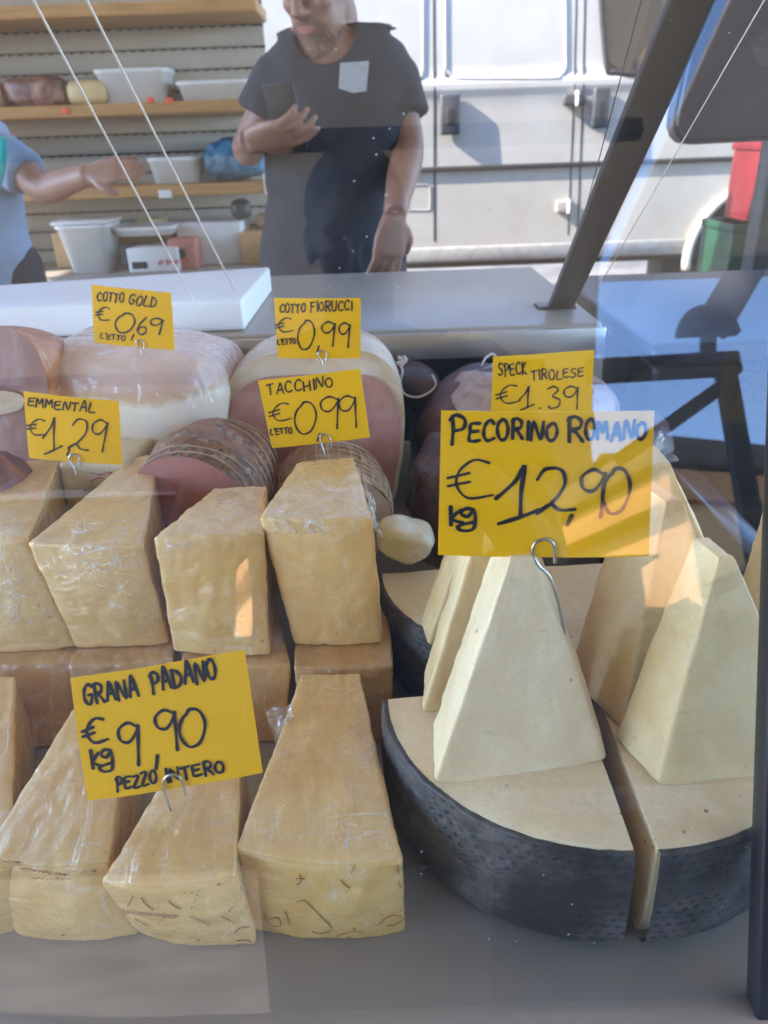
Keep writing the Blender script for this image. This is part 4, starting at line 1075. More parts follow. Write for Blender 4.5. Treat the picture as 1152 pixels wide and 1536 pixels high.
q = mirrored(410, 890, -10); facade('orange sunlit house mirrored in the glass over the squat wedge', q, 3.0, mirrored(345, 825, -11).z, (.6,), 'orange_wall')
q = mirrored(775, 890, -10.5); facade('orange sunlit house mirrored faintly over the large pecorino slice', q, 2.6, mirrored(720, 850, -11).z, (.8,), 'orange_wall')
def slabhouse(label, xa, xb, y, h, mat, dep=6):
    t = thing('town_house', ((xa + xb) / 2, y, 0), label, 'house', 'houses across the street')
    obj('wall', boxbm((xa, y - dep, 0), (xb, y, h), .03), M[mat], t); obj('roof', boxbm((xa - .2, y - dep - .2, h + .002), (xb + .2, y + .25, h + .25), .05), M['bark'], t)
    for j in range(int((h - 1.5) / 2.9)):
        k = xa + 1.2
        while k < xb - 1.5:
            if abs(k) < 30: wn = obj('window', boxbm((k, y + .002, 1.5 + j * 2.9), (k + .9, y + .04, 3.0 + j * 2.9), .01), M['dark_pane'], t)
            k += 3.1
    return t
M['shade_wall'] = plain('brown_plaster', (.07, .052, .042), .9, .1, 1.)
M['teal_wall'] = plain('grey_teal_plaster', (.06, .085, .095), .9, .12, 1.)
qa = mirrored(884, 640, -19); slabhouse('tall brown shaded house added to hide the sky mirrored over the left half of the counter', -16, qa.x, -19, mirrored(700, 600, -19).z, 'shade_wall')  # house added to block the strip of sky in the glass
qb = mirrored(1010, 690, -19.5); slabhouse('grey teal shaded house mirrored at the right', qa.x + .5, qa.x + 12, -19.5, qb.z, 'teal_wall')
def tent(label, xa, xb, ztop, zw, y=-6.0, dep=2.2):
    t = thing('market_tent', ((xa + xb) / 2, y, 0), label, 'market tent', 'market tents across the way')
    obj('side_cloth', boxbm((xa, y - dep, .02), (xb, y, zw), .02), M['dark_canopy'], t)
    bm = BM(); xm, ym = (xa + xb) / 2, y - dep / 2; e = .15
    b4 = [bm.verts.new(v) for v in ((xa - e, y + e, zw + .003), (xb + e, y + e, zw + .003), (xb + e, y - dep - e, zw + .003), (xa - e, y - dep - e, zw + .003))]; ap = bm.verts.new((xm, ym, ztop))
    bm.faces.new(b4)
    for i in range(4): bm.faces.new((b4[i], b4[(i + 1) % 4], ap))
    obj('roof_cloth', bm, M['dark_canopy'], t, smooth=False)
mx = lambda px, py=890: mirrored(px, py, -6).x
zc = mirrored(600, 735, -6).z
tent('dark market tent left of the mirrored houses', -5.2, mx(282), zc + .5, zc)
tent('wide dark market tent between the two left mirrored houses', mx(402), mx(684), zc + .6, zc)
tent('narrow dark market tent in the middle of the mirror image', mx(768), mx(968), mirrored(900, 828, -6).z, mirrored(900, 838, -6).z)
tent('dark market tent at the right of the mirror image', mx(1066) + .3, mx(1066) + 2.8, zc * .86, zc * .70)
def bushes(name, label, pts, mat, leaves=420, size=.09):
    c = pts[0][0]; t = thing(name, (c.x, c.y, 0), label, 'shrub'); bm = BM()
    for p, r in pts:
        for _ in range(leaves):
            d = V((random.gauss(0, 1), random.gauss(0, 1), random.gauss(0, 1))).normalized() * r * random.random() ** .4
            n1 = V((random.gauss(0, 1), random.gauss(0, 1), random.gauss(0, 1))).normalized(); a, b = frame_of(n1); s = size * random.uniform(.6, 1.3)
            q = p + d; bm.faces.new([bm.verts.new(q + a * s), bm.verts.new(q + b * s * .6), bm.verts.new(q - a * s), bm.verts.new(q - b * s * .6)])
    obj('foliage', bm, M['leaf'], t, smooth=False, recalc=False)
    bm = BM()
    for p, r in pts: tube(bm, [V((p.x, p.y, 0)), p], [.06, .03], 8)
    obj('stem', bm, M['bark'], t)
for k, (xx, yy, r) in enumerate(((990, 985, .34), (1040, 960, .30))):
    P_ = mirrored(xx, yy, -5); P_.z = max(P_.z, .3)
    bushes('street_shrub', ('leafy shrub at the foot of the mirrored orange house', 'smaller leafy shrub beside it in the mirror image')[k], [(P_, r)], 'leaf')
hb = thing('added_bench', (1.7, -1.9, 0), 'low dark bench added behind the photographer to hide sunlit ground from the glass', 'bench')  # bench added as a dark blocker in front of the sunlit ground
obj('seat', boxbm((.22, -2.35, .55), (3.2, -1.50, .60), .01), M['frame_dark'], hb); obj('front_board', boxbm((.24, -1.54, .01), (3.18, -1.51, .549), .005), M['frame_dark'], hb)
for x in (.3, 3.1): obj('leg', boxbm((x - .03, -2.32, 0), (x + .03, -2.26, .548), .004), M['frame_dark'], hb)
bm = boxbm((-6.5, -5.4, .02), (6.5, -5.1, mirrored(700, 940, -5.1).z), .02)
solo('added_low_wall', bm, M['dark_canopy'], 'long dark low wall added across the way to darken the mirror image', 'wall')  # wall added so bright ground does not show in the glass

# ------------------------------------------------------------------ people
def hand(bm, wr, d, nrm, curl=.5, thumb=1, size=1.0, spread=.22):
    """palm with four unequal fingers and a side thumb; d points to the fingertips, nrm out of the palm"""
    d = V(d).normalized(); n = V(nrm); n = (n - d * n.dot(d)).normalized(); s = d.cross(n) * thumb
    L = .092 * size
    rings = [(0, .028, .019), (.25, .036, .018), (.6, .043, .016), (.92, .043, .013), (1.0, .038, .010)]
    tube(bm, [wr + d * L * k for k, _, _ in rings], [(a * size, b * size) for _, a, b in rings], 16, side=s)
    for i, (off, ln) in enumerate(((.031, .070), (.011, .079), (-.010, .074), (-.030, .058))):
        p = wr + d * L * .92 + s * off * size; dd = (d + s * (off * spread * 10)).normalized(); pts = [p]; c = curl * (.85 + .12 * i)
        for k, fr__ in enumerate((.45, .31, .24)):
            ang = c * (.55, .9, .7)[k]
            dd = (dd * math.cos(ang) + n * math.sin(ang)).normalized(); pts.append(pts[-1] + dd * ln * fr__ * size)
        tube(bm, smooth_pts(pts, 3), [.0088 * size * (1 - .03 * k) for k in range(10)], 9)
    p = wr + d * L * .25 + s * .030 * size
    pts = [p, p + (s * .7 + d * .75 + n * .25).normalized() * .036 * size, p + (s * .7 + d * .75 + n * .25).normalized() * .036 * size + (d * .9 + n * .45 + s * .15).normalized() * .034 * size]
    tube(bm, smooth_pts(pts, 3), [.013 * size, .0125 * size, .012 * size, .0112 * size, .0105 * size, .010 * size, .009 * size], 9)
def torso(bm, pel, che, nek, ax, k=1.0, pad=0., low=0., topk=.18):
    up = (che - pel); pts = [pel - V((0, 0, .08 + low)), pel, pel + up * .35, pel + up * .75, che, che + (nek - che) * .55, nek - (nek - che) * topk]
    rd_ = [(.170, .125), (.178, .130), (.160, .115), (.172, .118), (.182, .118), (.155, .095), (.075, .07)]
    tube(bm, smooth_pts(pts, 4), [(a_ * k + pad, b_ * k + pad) for a_, b_ in [(rd_[min(i // 4, 5)][0] * (1 - (i % 4) / 4) + rd_[min(i // 4 + 1, 6)][0] * (i % 4) / 4, rd_[min(i // 4, 5)][1] * (1 - (i % 4) / 4) + rd_[min(i // 4 + 1, 6)][1] * (i % 4) / 4) for i in range(25)]], 28, side=ax)
def limb(bm, a, b, c, r0, r1, r2, pad=0.):
    pts = smooth_pts([a, a * .5 + b * .5 + V((0, 0, 0)), b, b * .5 + c * .5, c], 4); n = len(pts)
    rr = [(r0 * (1 - t * 2) + r1 * t * 2 if t < .5 else r1 * (1 - (t - .5) * 2) + r2 * (t - .5) * 2) * (1 + .10 * math.sin(math.pi * min(1, max(0, (t - .5) * 2.6)))) + pad for t in [i / (n - 1) for i in range(n)]]
    tube(bm, pts, rr, 16); blob(bm, a, (rr[0],) * 3, nu=16, nv=10); blob(bm, b, (r1 + pad,) * 3, nu=16, nv=10)
def person(label, J, shirt, trousers, facing, headup=V((0, 0, 1)), hands=None, skin=None, eyes=True, collar=None, sleeve=.62, hair=True, stub=True, voxel=.0052, hem=-.02, k=1.0):
    t = thing('person', (J['pelvis'].x, J['pelvis'].y, 0), label, 'person')
    f = V(facing).normalized(); u = V(headup); u = (u - f * u.dot(f)).normalized(); r = f.cross(u)
    H = Matrix((r, f, u)).transposed(); hc = J['head']
    hp = lambda x, y, z: hc + H @ V((x, y, z))
    ax = (J['shR'] - J['shL']).normalized()
    bm = BM()
    torso(bm, J['pelvis'], J['chest'], J['neck'], ax, k)
    tube(bm, smooth_pts([J['neck'] - V((0, 0, .05)), J['neck'] * .5 + hp(0, -.02, -.06) * .5, hp(0, -.015, -.03)], 3), .058, 18)
    blob(bm, hp(0, -.012, .035), (.074, .094, .095), H, 1, 30, 20); blob(bm, hp(0, .030, -.045), (.056, .062, .066), H, .9, 26, 18)
    blob(bm, hp(0, .070, -.098), (.026, .020, .018), H, .9); blob(bm, hp(0, .066, -.058), (.030, .026, .030), H, 1)
    tube(bm, [hp(0, .080, .030), hp(0, .098, .005), hp(0, .112, -.020), hp(0, .092, -.032)], [.009, .011, .015, .010], 12)
    for s in (-1, 1):
        blob(bm, hp(s * .012, .096, -.024), (.009, .011, .008), H); blob(bm, hp(s * .034, .062, -.014), (.024, .022, .020), H)
        blob(bm, hp(s * .030, .074, .040), (.026, .012, .008), H); blob(bm, hp(s * .076, -.012, -.005), (.010, .020, .034), H @ rot3(0, 0, s * 18))
    for s, a in (('L', -1), ('R', 1)):
        limb(bm, J['sh' + s], J['el' + s], J['wr' + s], .050 * k, .040 * k, .028 * k)
        hd = hands[s] if hands else dict(d=(J['wr' + s] - J['el' + s]), n=V((-a * .6, -.8, 0)), curl=.5, thumb=a)
        hand(bm, J['wr' + s], hd['d'], hd['n'], hd['curl'], hd['thumb'], hd.get('size', 1.0))
        limb(bm, J['hip' + s], J['kn' + s], J['an' + s], .085 * k, .058 * k, .040 * k)
    body = remeshed('body', bm, skin or M['skin'], t, voxel, 3)
    bm = BM(); torso(bm, J['pelvis'] + V((0, 0, hem)), J['chest'], J['neck'] + V((0, 0, .004)), ax, k, .014, .0, .15)
    for s in 'LR':
        e = J['sh' + s].lerp(J['el' + s], sleeve)
        tube(bm, smooth_pts([J['chest'].lerp(J['sh' + s], .55), J['sh' + s] + V((0, 0, -.002)), J['sh' + s].lerp(J['el' + s], sleeve * .5), e], 4), [(.060 + .009 * (i / 12)) * k for i in range(13)], 20)
        blob(bm, J['sh' + s] + V((0, 0, -.004)), (.060 * k, .060 * k, .056 * k), None, 1, 20, 14)
    sh = remeshed('shirt', bm, shirt, t, .009, 5)
    if collar:
        b2 = BM(); b2.from_mesh(sh.data); off = wloc(sh)
        bmesh.ops.delete(b2, geom=[v for v in b2.verts if (v.co + off - collar[0]).length < collar[1]], context='VERTS')
        for v in b2.verts:
            if v.is_boundary:
                dd = v.co + off - collar[0]; v.co = collar[0] - off + dd.normalized() * (collar[1] + .001)
        b2.to_mesh(sh.data); b2.free()
    for v in sh.data.vertices:
        p_ = v.co * 1.0; v.co += v.normal * (.0045 * noise.noise(V((p_.x * 9, p_.y * 9, p_.z * 16))) + .003 * noise.noise(p_ * 26))
    bm = BM()
    tube(bm, [J['pelvis'] + V((0, 0, .06)), J['pelvis'] - V((0, 0, .02)), J['pelvis'] - V((0, 0, .12))], [(.168 * k, .120 * k), (.176 * k, .128 * k), (.160 * k, .118 * k)], 24, side=ax)
    for s in 'LR': limb(bm, J['hip' + s], J['kn' + s], J['an' + s] + V((0, 0, .02)), .092 * k, .070 * k, .062 * k, .012)
    obj_t = remeshed('trousers', bm, trousers, t, .011, 5)
    for s in 'LR':
        a = J['an' + s]; bm = BM(); fw = V((f.x, f.y, 0)).normalized()
        blob(bm, V((a.x, a.y, .048)) + fw * .06, (.048, .13, .048), Matrix((fw.cross(V((0, 0, 1))), fw, V((0, 0, 1)))).transposed(), .75, 24, 14)
        obj('shoe', bm, M['black_frame'], t)
    if hair:
        bm = BM(); blob(bm, hp(0, -.024, .052), (.080, .092, .092), H, 1, 30, 20)
        for v in list(bm.verts):
            l = H.transposed() @ (v.co - hc)
            if l.y > .045 and l.z < .105: v.co -= H @ V((0, (l.y - .045) * 1.0, 0))
            if l.z < -.03: v.co += H @ V((0, 0, (-.03 - l.z)))
        rough(bm, .003, 60); obj('hair', bm, M['hair'], t)
    bv = bvh_of(body)
    def patch(name, cx, cz, w_, h_, mat, off=.0012):
        bm = BM(); g = {}
        for i in range(13):
            for j in range(9):
                x, z = cx + w_ * (i / 6 - 1), cz + h_ * (j / 4 - 1) * math.sqrt(max(.0, 1 - (i / 6 - 1) ** 2) + .02)
                h = bv.ray_cast(hp(x, .30, z), -(H @ V((0, 1, 0))), .4)
                if h[0] is not None: g[i, j] = bm.verts.new(h[0] + h[1] * off)
        for i in range(12):
            for j in range(8):
                c4 = [g.get(x) for x in ((i, j), (i + 1, j), (i + 1, j + 1), (i, j + 1))]
                if None not in c4: bm.faces.new(c4)
        return obj(name, bm, mat, t) if len(bm.faces) else None
    if stub: patch('stubble', 0, -.078, .050, .040, M['stubble'], .0006)
    if eyes: patch('lips', 0, -.056, .022, .008, M['lip'], .0016)
    for s in (-1, 1) if eyes else ():
        e = patch('eye', s * .032, .020, .013, .005, M['paper'], .0012)
    return t, body, sh
def legs(J, pel, ax, fwd=V((0, -1, 0))):
    for s, a in (('L', -1), ('R', 1)):
        J['hip' + s] = pel + ax * a * .09 - V((0, 0, .06)); J['kn' + s] = V((pel.x + ax.x * a * .11, pel.y - .03, .47)); J['an' + s] = V((pel.x + ax.x * a * .12, pel.y + .02, .085))
YS = 2.02
sJ = dict(pelvis=ay(498, 345, YS + .04), chest=ay(508, 140, YS + .02), neck=ay(500, 26, YS + .02), head=ay(478, -22, YS - .04),
          shL=ay(424, 112, YS), shR=ay(588, 112, YS + .03), elL=ay(392, 200, YS - .06), elR=ay(612, 222, YS - .02), wrL=ay(402, 190, YS - .27), wrR=ay(592, 322, YS - .20))
sJ['elL'] = ay(374, 220, YS + .0); sJ['wrL'] = ay(376, 210, YS - .22)
legs(sJ, sJ['pelvis'], V((1, 0, 0)))
hands = dict(L=dict(d=V((.84, -.42, .10)), n=V((.05, .62, .78)), curl=.55, thumb=-1, size=1.0), R=dict(d=V((-.20, -.06, -1)), n=V((-.5, .9, 0)), curl=.34, thumb=1, size=1.0))
COLLAR = (ay(484, 40, YS - .085), .070)
seller, sbody, sshirt = person('man in a navy t shirt with grey chest pocket, looking down at his phone', sJ, M['tshirt'], M['jeans'], V((-.42, -.80, -.36)), V((0, 0, 1)), hands, sleeve=.60, hem=-.05, collar=COLLAR, k=.96)
bvs = bvh_of(sshirt)
bm = BM(); g = {}
pk = [(510, 95), (553, 92), (549, 137), (508, 133)]
for i in range(9):
    for j in range(9):
        u, v = i / 8, j / 8
        x = (pk[0][0] * (1 - u) + pk[1][0] * u) * (1 - v) + (pk[3][0] * (1 - u) + pk[2][0] * u) * v
        y = (pk[0][1] * (1 - u) + pk[1][1] * u) * (1 - v) + (pk[3][1] * (1 - u) + pk[2][1] * u) * v + (5 * (1 - abs(2 * u - 1)) if j == 8 else 0)
        d = ray(x, y).normalized(); h = bvs.ray_cast(CAM, d, 6)
        if h[0] is not None: g[i, j] = bm.verts.new(h[0] + h[1] * .003)
for i in range(8):
    for j in range(8):
        c4 = [g.get(x) for x in ((i, j), (i + 1, j), (i + 1, j + 1), (i, j + 1))]
        if None not in c4: bm.faces.new(c4)
obj('pocket', bm, M['pocket'], seller)
pw = sJ['wrL']; ph = pw + V((.078, -.010, .040)); bm = BM(); box(bm, (-.034, -.066, -.004), (.034, .066, .004), .003, 3)
m = rot3(-66, 0, -20).to_4x4(); m.translation = ph; bm.transform(m)
solo('phone', bm, M['phone'], 'black phone held in the hand of the man in navy', 'phone')

YK = 2.15
kJ = dict(pelvis=ay(-46, 370, YK), chest=ay(-66, 245, YK), neck=ay(-92, 150, YK), head=ay(-112, 80, YK - .05), shL=ay(-150, 215, YK), shR=ay(4, 232, YK - .03), elL=ay(-130, 330, YK), elR=ay(66, 283, YK - .10),
          wrL=ay(-120, 420, YK - .1), wrR=ay(134, 262, YK - .20))
legs(kJ, kJ['pelvis'], V((1, 0, 0)))
hk = dict(L=dict(d=V((0, 0, -1)), n=V((.5, .8, 0)), curl=.4, thumb=-1), R=dict(d=V((.95, -.15, .14)), n=V((.0, .75, -.6)), curl=.30, thumb=-1, size=.85))
pk_, pb, psh = person('person in a light blue shirt reaching out an arm at the left photo edge', kJ, M['blue_shirt'], M['jeans'], V((.4, -.85, -.3)), V((0, 0, 1)), hk, sleeve=.60, stub=False, k=.86)
bm = BM(); tube(bm, smooth_pts([ay(2, 205, YK - .16), ay(3, 225, YK - .165), ay(1, 250, YK - .165), ay(-4, 272, YK - .16)], 4), [(.012, .006)] * 13, 10, side=V((1, 0, 0)))
obj('teal_strap', bm, M['teal'], pk_)

# the photographer, mirrored as a dark shape
YC = -.24
hc_ = mirrored(534, 338, YC)
pJ = dict(head=V((hc_.x, YC, hc_.z - .03)), neck=V((hc_.x, YC - .03, hc_.z - .17)), chest=V((hc_.x, YC - .06, hc_.z - .36)), pelvis=V((hc_.x, YC - .09, hc_.z - .74)))
cx = hc_.x
pJ.update(shL=V((cx - .19, YC - .05, hc_.z - .25)), shR=V((cx + .19, YC - .05, hc_.z - .25)), elL=V((cx - .24, YC + .04, 1.06)), elR=V((cx + .24, YC + .04, 1.06)), wrL=V((-.115, -.065, 1.13)), wrR=V((.115, -.065, 1.13)))
legs(pJ, pJ['pelvis'], V((1, 0, 0)))
for s_, a_ in (('L', -1), ('R', 1)): pJ['hip' + s_].x = cx + a_ * .080; pJ['kn' + s_].x = cx + a_ * .068; pJ['an' + s_].x = cx + a_ * .062
hp_ = dict(L=dict(d=V((.75, .42, .15)), n=V((.5, -.8, .1)), curl=.55, thumb=1, size=.9), R=dict(d=V((-.75, .42, .15)), n=V((-.5, -.8, .1)), curl=.55, thumb=-1, size=.9))
person('photographer mirrored as a dark silhouette in the glass', pJ, M['tshirt'], M['brown_trousers'], V((0, .62, -.78)), V((0, 0, 1)), hp_, stub=False, skin=plain('silhouette_skin', (.05, .03, .022), .6, .2, 14), eyes=False)  # skin colour darkened so the mirrored face looks shaded
solo('phone', boxbm((-.036, -.020, 1.08), (.036, -.011, 1.222), .004), M['phone'], 'black phone the photographer holds up, outside the picture', 'phone')

# ------------------------------------------------------------------ shelves behind the sellers
YW = 2.98
def aw(px, py, y=YW): return ay(px, py, y)
xe = aw(408, 200).x
su = thing('shelf_unit', (xe - 1.2, YW, 0), 'cream slat wall shelving with pine boards behind the sellers', 'shelving')
bm = BM(); z = .2; k = 0
hs = (aw(200, 62).z - aw(200, 84).z) * 1.0
hs = .062
while z < 2.15:
    box(bm, (xe - 3.0, YW, z), (xe, YW + .02, z + hs - .007), .003, 1); z += hs
obj('slat_panel', bm, M['slat'], su)
bm = BM(); box(bm, (xe - 3.0, YW + .012, .18), (xe - .001, YW + .03, 2.16)); obj('backing', bm, M['rubber'], su, smooth=False)
bm = BM(); z = .2 + hs
while z < 2.1:
    x = xe - 2.2
    while x < xe - .03:
        box(bm, (x, YW - .0012, z - .0075), (x + .020, YW - .0004, z - .0045)); x += .034
    z += hs
obj('slot_trim', bm, M['slat'], su, smooth=False)
SH = []
for (lx, ly, rx_, ry, x1) in ((60, 38, 380, 6, 408), (60, 186, 360, 158, 388), (60, 309, 380, 283, 408)):
    a, b = ay(lx, ly, 2.72), ay(rx_, ry, 2.72); z = (a.z + b.z) / 2; SH.append(z)
    sx = ay(x1, 280, 2.72).x
    bm = boxbm((xe - 3.0, 2.72, z), (sx, YW - .002, z + .034), .004); obj('shelf', bm, M['wood'], su)
obj('end_bracket', boxbm((ay(396, 280, 2.72).x, 2.716, SH[2] - .004), (ay(405, 280, 2.72).x, 2.74, SH[2] + .060), .002), M['white_plastic'], su)
zb_ = ay(200, 412, 2.6).z
obj('lower_shelf', boxbm((xe - 3.0, 2.55, zb_ - .03), (xe - .02, YW - .002, zb_), .004), M['white_steel'], su)
for px in (49, 113, 127): 
    c = ay(px * 2, (px == 49) and 167 or (150 if px == 113 else 151), 2.718); obj('price_sticker', boxbm(c + V((-.012, -.0015, -.008)), c + V((.012, .001, .008)), .0004), M['sticker'], su)
c = ay(248, 291, 2.718); obj('price_sticker', boxbm(c + V((-.022, -.0015, -.012)), c + V((.022, .001, .012)), .0004), M['paper'], su)
z2, z3 = SH[1] + .0345, SH[2] + .0345
YI = 2.80
def at_shelf(px, z, y=YI): 
    p_ = ay(px, 200, y); return V((p_.x, y, z))
def wd(a, b, y=YI): return (ay(b, 200, y).x - ay(a, 200, y).x)
def lump(name, mat, label, cat, x0, x1, h, z, d=.11, e=.6, amp=.006, y=YI + .06, group='goods on the shelves'):
    c = at_shelf((x0 + x1) / 2, z + h / 2, y); bm = BM(); blob(bm, c, (wd(x0, x1, y) / 2, d / 2, h / 2), None, e, 30, 20); rough(bm, amp, 22, x0)
    return solo(name, bm, mat, label, cat, group)
ph_ = lambda py0, py1: abs(ay(200, py0, YI).z - ay(200, py1, YI).z)
lump('cured_meat', M['cured'], 'dark chunk of cured meat with fat on the upper shelf', 'meat', 28, 118, ph_(112, 160), z2, .14, .45, .010)
lump('cheese_block', plain('yellow_cheese', (.62, .46, .22), .5, .08, 12), 'pale yellow rounded cheese beside the cured meat on the shelf', 'cheese', 117, 178, ph_(115, 155), z2, .14, .6, .003)
lump('bread_loaf', plain('brown_loaf', (.42, .27, .17), .8, .15, 20), 'light brown lump left of the cured meat on the shelf', 'food', -20, 26, ph_(122, 165), z2, .14, .6, .005)
def tub(label, x0, x1, h, z, d=.16, y=YI + .085, mat='white_plastic', lid=False, taper=.86):
    w_ = wd(x0, x1, y); c = at_shelf((x0 + x1) / 2, z, y)
    t = thing('plastic_tub', c, label, 'tub', 'goods on the shelves'); bm = BM()
    def ring(k, zz, dd=0): 
        return [bm.verts.new(c + V((math.copysign(abs(math.cos(a)) ** .35, math.cos(a)) * (w_ / 2 * k - dd), math.copysign(abs(math.sin(a)) ** .35, math.sin(a)) * (d / 2 * k - dd), zz))) for a in [2 * math.pi * q / 40 for q in range(40)]]
    rs = [ring(taper, .001), ring(1 - (1 - taper) * .1, h - .014), ring(1.04, h - .012), ring(1.04, h), ring(.98, h), ring(taper, .006, .004)]
    for a, b in zip(rs, rs[1:]):
        for q in range(40): bm.faces.new((a[q], a[(q + 1) % 40], b[(q + 1) % 40], b[q]))
    bm.faces.new(rs[0][::-1]); bm.faces.new(rs[-1]); obj('tub', bm, M[mat], t)
    if lid:
        obj('lid', boxbm(c + V((-w_ / 2 * 1.05, -d / 2 * 1.05, h + .001)), c + V((w_ / 2 * 1.05, d / 2 * 1.05, h + .012)), .004), M[mat], t)
    return t
tub('tall white plastic tub in the middle of the upper shelf', 165, 268, ph_(98, 152), z2)
tub('low white plastic tub at the right end of the upper shelf', 280, 384, ph_(108, 140), z2)
tub('small white plastic tub left of the blue bag', 222, 300, ph_(240, 280), z3)
t = lump('plastic_bag', M['bag'], 'blue translucent plastic bag slumped on the middle shelf', 'bag', 302, 404, ph_(212, 276), z3, .17, .62, .016)
def carton(label, x0, x1, h, z, mat, d=.18, y=2.66, cat='box', name='carton'):
    w_ = wd(x0, x1, y); c = at_shelf((x0 + x1) / 2, z, y)
    return c, w_, solo(name, boxbm(c + V((-w_ / 2, 0, .001)), c + V((w_ / 2, d, h)), .004), mat, label, cat, 'boxes on the lower shelf')
ph2 = lambda a, b: abs(ay(200, a, 2.66).z - ay(200, b, 2.66).z)
tub('stack of clear white food boxes beside the blue shirt', 64, 148, ph2(328, 402), zb_, .16, 2.72, lid=True, taper=.72)
c, w_, o = carton('orange brown carton end under the middle shelf beside the person', 44, 78, ph2(352, 408), zb_, M['cardboard'], y=2.80)
c, w_, o = carton('wide brown cardboard box under the white tray', 146, 236, ph2(348, 372), zb_ + .075, M['cardboard'], y=2.80)
t = thing('printed_carton', at_shelf(200, zb_, 2.64), 'flat white carton with red print on the lower shelf', 'box', 'boxes on the lower shelf')
c = at_shelf(200, zb_, 2.64); w_ = wd(150, 232, 2.64); hh = ph2(370, 406)
obj('box', boxbm(c + V((-w_ / 2, 0, .001)), c + V((w_ / 2, .2, hh)), .003), M['paper'], t)
bm = BM()
for k in range(12): 
    x = -w_ / 2 + .10 + k * .0085; box(bm, c + V((x, -.0012, .020 + .006 * (k % 3))), c + V((x + .0055, -.0003, .034 + .004 * (k % 2))))
obj('red_lettering', bm, M['red'], t, smooth=False)
bm = BM(); box(bm, c + V((-w_ / 2 + .012, -.0012, .012)), c + V((-w_ / 2 + .062, -.0003, .034))); obj('black_label', bm, M['ink'], t, smooth=False)
t = thing('printed_carton', at_shelf(250, zb_, 2.66), 'red carton end with a dark round mark on the lower shelf', 'box', 'boxes on the lower shelf')
c = at_shelf(248, zb_, 2.66); w_ = wd(226, 268, 2.66)
obj('box', boxbm(c + V((-w_ / 2, 0, .001)), c + V((w_ / 2, .2, ph2(362, 408))), .003), plain('faded_red_carton', (.46, .16, .13), .7, .15, 20), t)
bm = BM(); bmesh.ops.create_cone(bm, segments=20, radius1=.016, radius2=.016, depth=.002, cap_ends=True); bm.transform(Matrix.Translation(c + V((-.004, -.0012, .052))) @ Matrix.Rotation(R(90), 4, 'X')); obj('round_mark', bm, M['ink'], t, smooth=False)
cc = at_shelf(198, zb_ + .105, 2.70); w_ = wd(152, 246, 2.70)
tub('shallow white tray lying on the brown cardboard box', 152, 246, .030, zb_ + .108, .16, 2.76, taper=.92)
carton('white box behind the red carton on the lower shelf', 244, 346, ph2(336, 402), zb_, M['paper'], y=2.76)
carton('pale orange carton on the lower shelf, right end', 344, 402, ph2(348, 398), zb_, plain('orange_carton', (.50, .28, .11), .7, .12, 14), y=2.74)
lump('dark_jar', M['handle'], 'dark round pot on the white box below the middle shelf', 'pot', 334, 366, ph2(318, 352), zb_ + ph2(336, 402) + .001, .08, .8, .001, 2.82, group=None)

for lab, xa, xb, ya, yb, colr, yy in (('grey blue carton beside the clear food boxes', 150, 170, 335, 404, (.26, .30, .34), 2.84), ('pale yellow packet standing behind the white tray', 182, 222, 332, 352, (.60, .50, .28), 2.86),
      ('dark green jar shaped packet at the right end of the lower shelf', 386, 404, 366, 402, (.05, .10, .06), 2.68), ('cream carton at the right end below the middle shelf', 372, 400, 330, 350, (.55, .40, .22), 2.84)):
    zz = zb_ if yb > 380 else zb_ + ph2(yb, 402) + .002
    carton(lab, xa, xb, ph2(ya, yb), zz, plain('carton_' + str(xa), colr, .7, .15, 14), d=.10, y=yy)
# ------------------------------------------------------------------ the white van
YV = 4.25
vx = lambda px, py=200: ay(px, py, YV).x
vz = lambda py, px=760: ay(px, py, YV).z
zs_, zt_, zr_ = vz(368), vz(250), vz(128)
x0, x1 = vx(330), vx(330) + 4.9
van = thing('van', ((x0 + x1) / 2, YV + .9, 0), 'white van with dark handles and sliding door parked behind the stall', 'van')
wcx, wcz = vx(1132, 350) + .02, None
wcz = ay(1132, 385, YV).z; wr_ = abs(ay(1132, 272, YV).z - wcz)
prof = [(.0, zs_), (-.004, zs_ + .12), (-.012, zt_), (-.020, zr_ - .05), (-.030, zr_ - .012), (-.030, zr_ + .012), (-.012, zr_ + .045), (.004, zr_ + .35), (.030, zr_ + .85), (.12, zr_ + 1.02), (.35, zr_ + 1.10), (1.0, zr_ + 1.13)]
bm = BM()
NX = 160; rows = []
def cutz(x, z):
    return z
cols = [x0 + (x1 - x0) * i / NX for i in range(NX + 1)]
pr = []
for a, b in zip(prof, prof[1:]):
    for k in range(6): pr.append((a[0] + (b[0] - a[0]) * k / 6, a[1] + (b[1] - a[1]) * k / 6))
pr.append(prof[-1])
for x in cols: rows.append([bm.verts.new((x, YV + y, z)) for y, z in pr])
for i in range(NX):
    for j in range(len(pr) - 1):
        f = (rows[i][j], rows[i + 1][j], rows[i + 1][j + 1], rows[i][j + 1])
        cxm = (f[0].co.x + f[1].co.x) / 2; czm = (f[0].co.z + f[2].co.z) / 2
        if (cxm - wcx) ** 2 + (czm - wcz) ** 2 < (wr_ * .97) ** 2: continue
        bm.faces.new(f)
for v in [v for v in bm.verts if not v.link_faces]: bm.verts.remove(v)
obj('body', bm, M['van'], van)
obj('far_side', boxbm((x0 + .01, YV + .99, zs_), (x1 - .01, YV + 1.9, zr_ + 1.125), .08, 4), M['van'], van)
obj('underbody', boxbm((x0 + .02, YV + .10, zs_ - .12), (x1 - .02, YV + 1.85, zs_ + .05), .02), M['rubber'], van)
def sil(px0, px1): return vx(px0), vx(px1)
obj('sill', boxbm((x0, YV - .010, zs_ - .075), (wcx - wr_ * 1.02, YV + .06, zs_ + .004), .012), M['van_trim'], van)
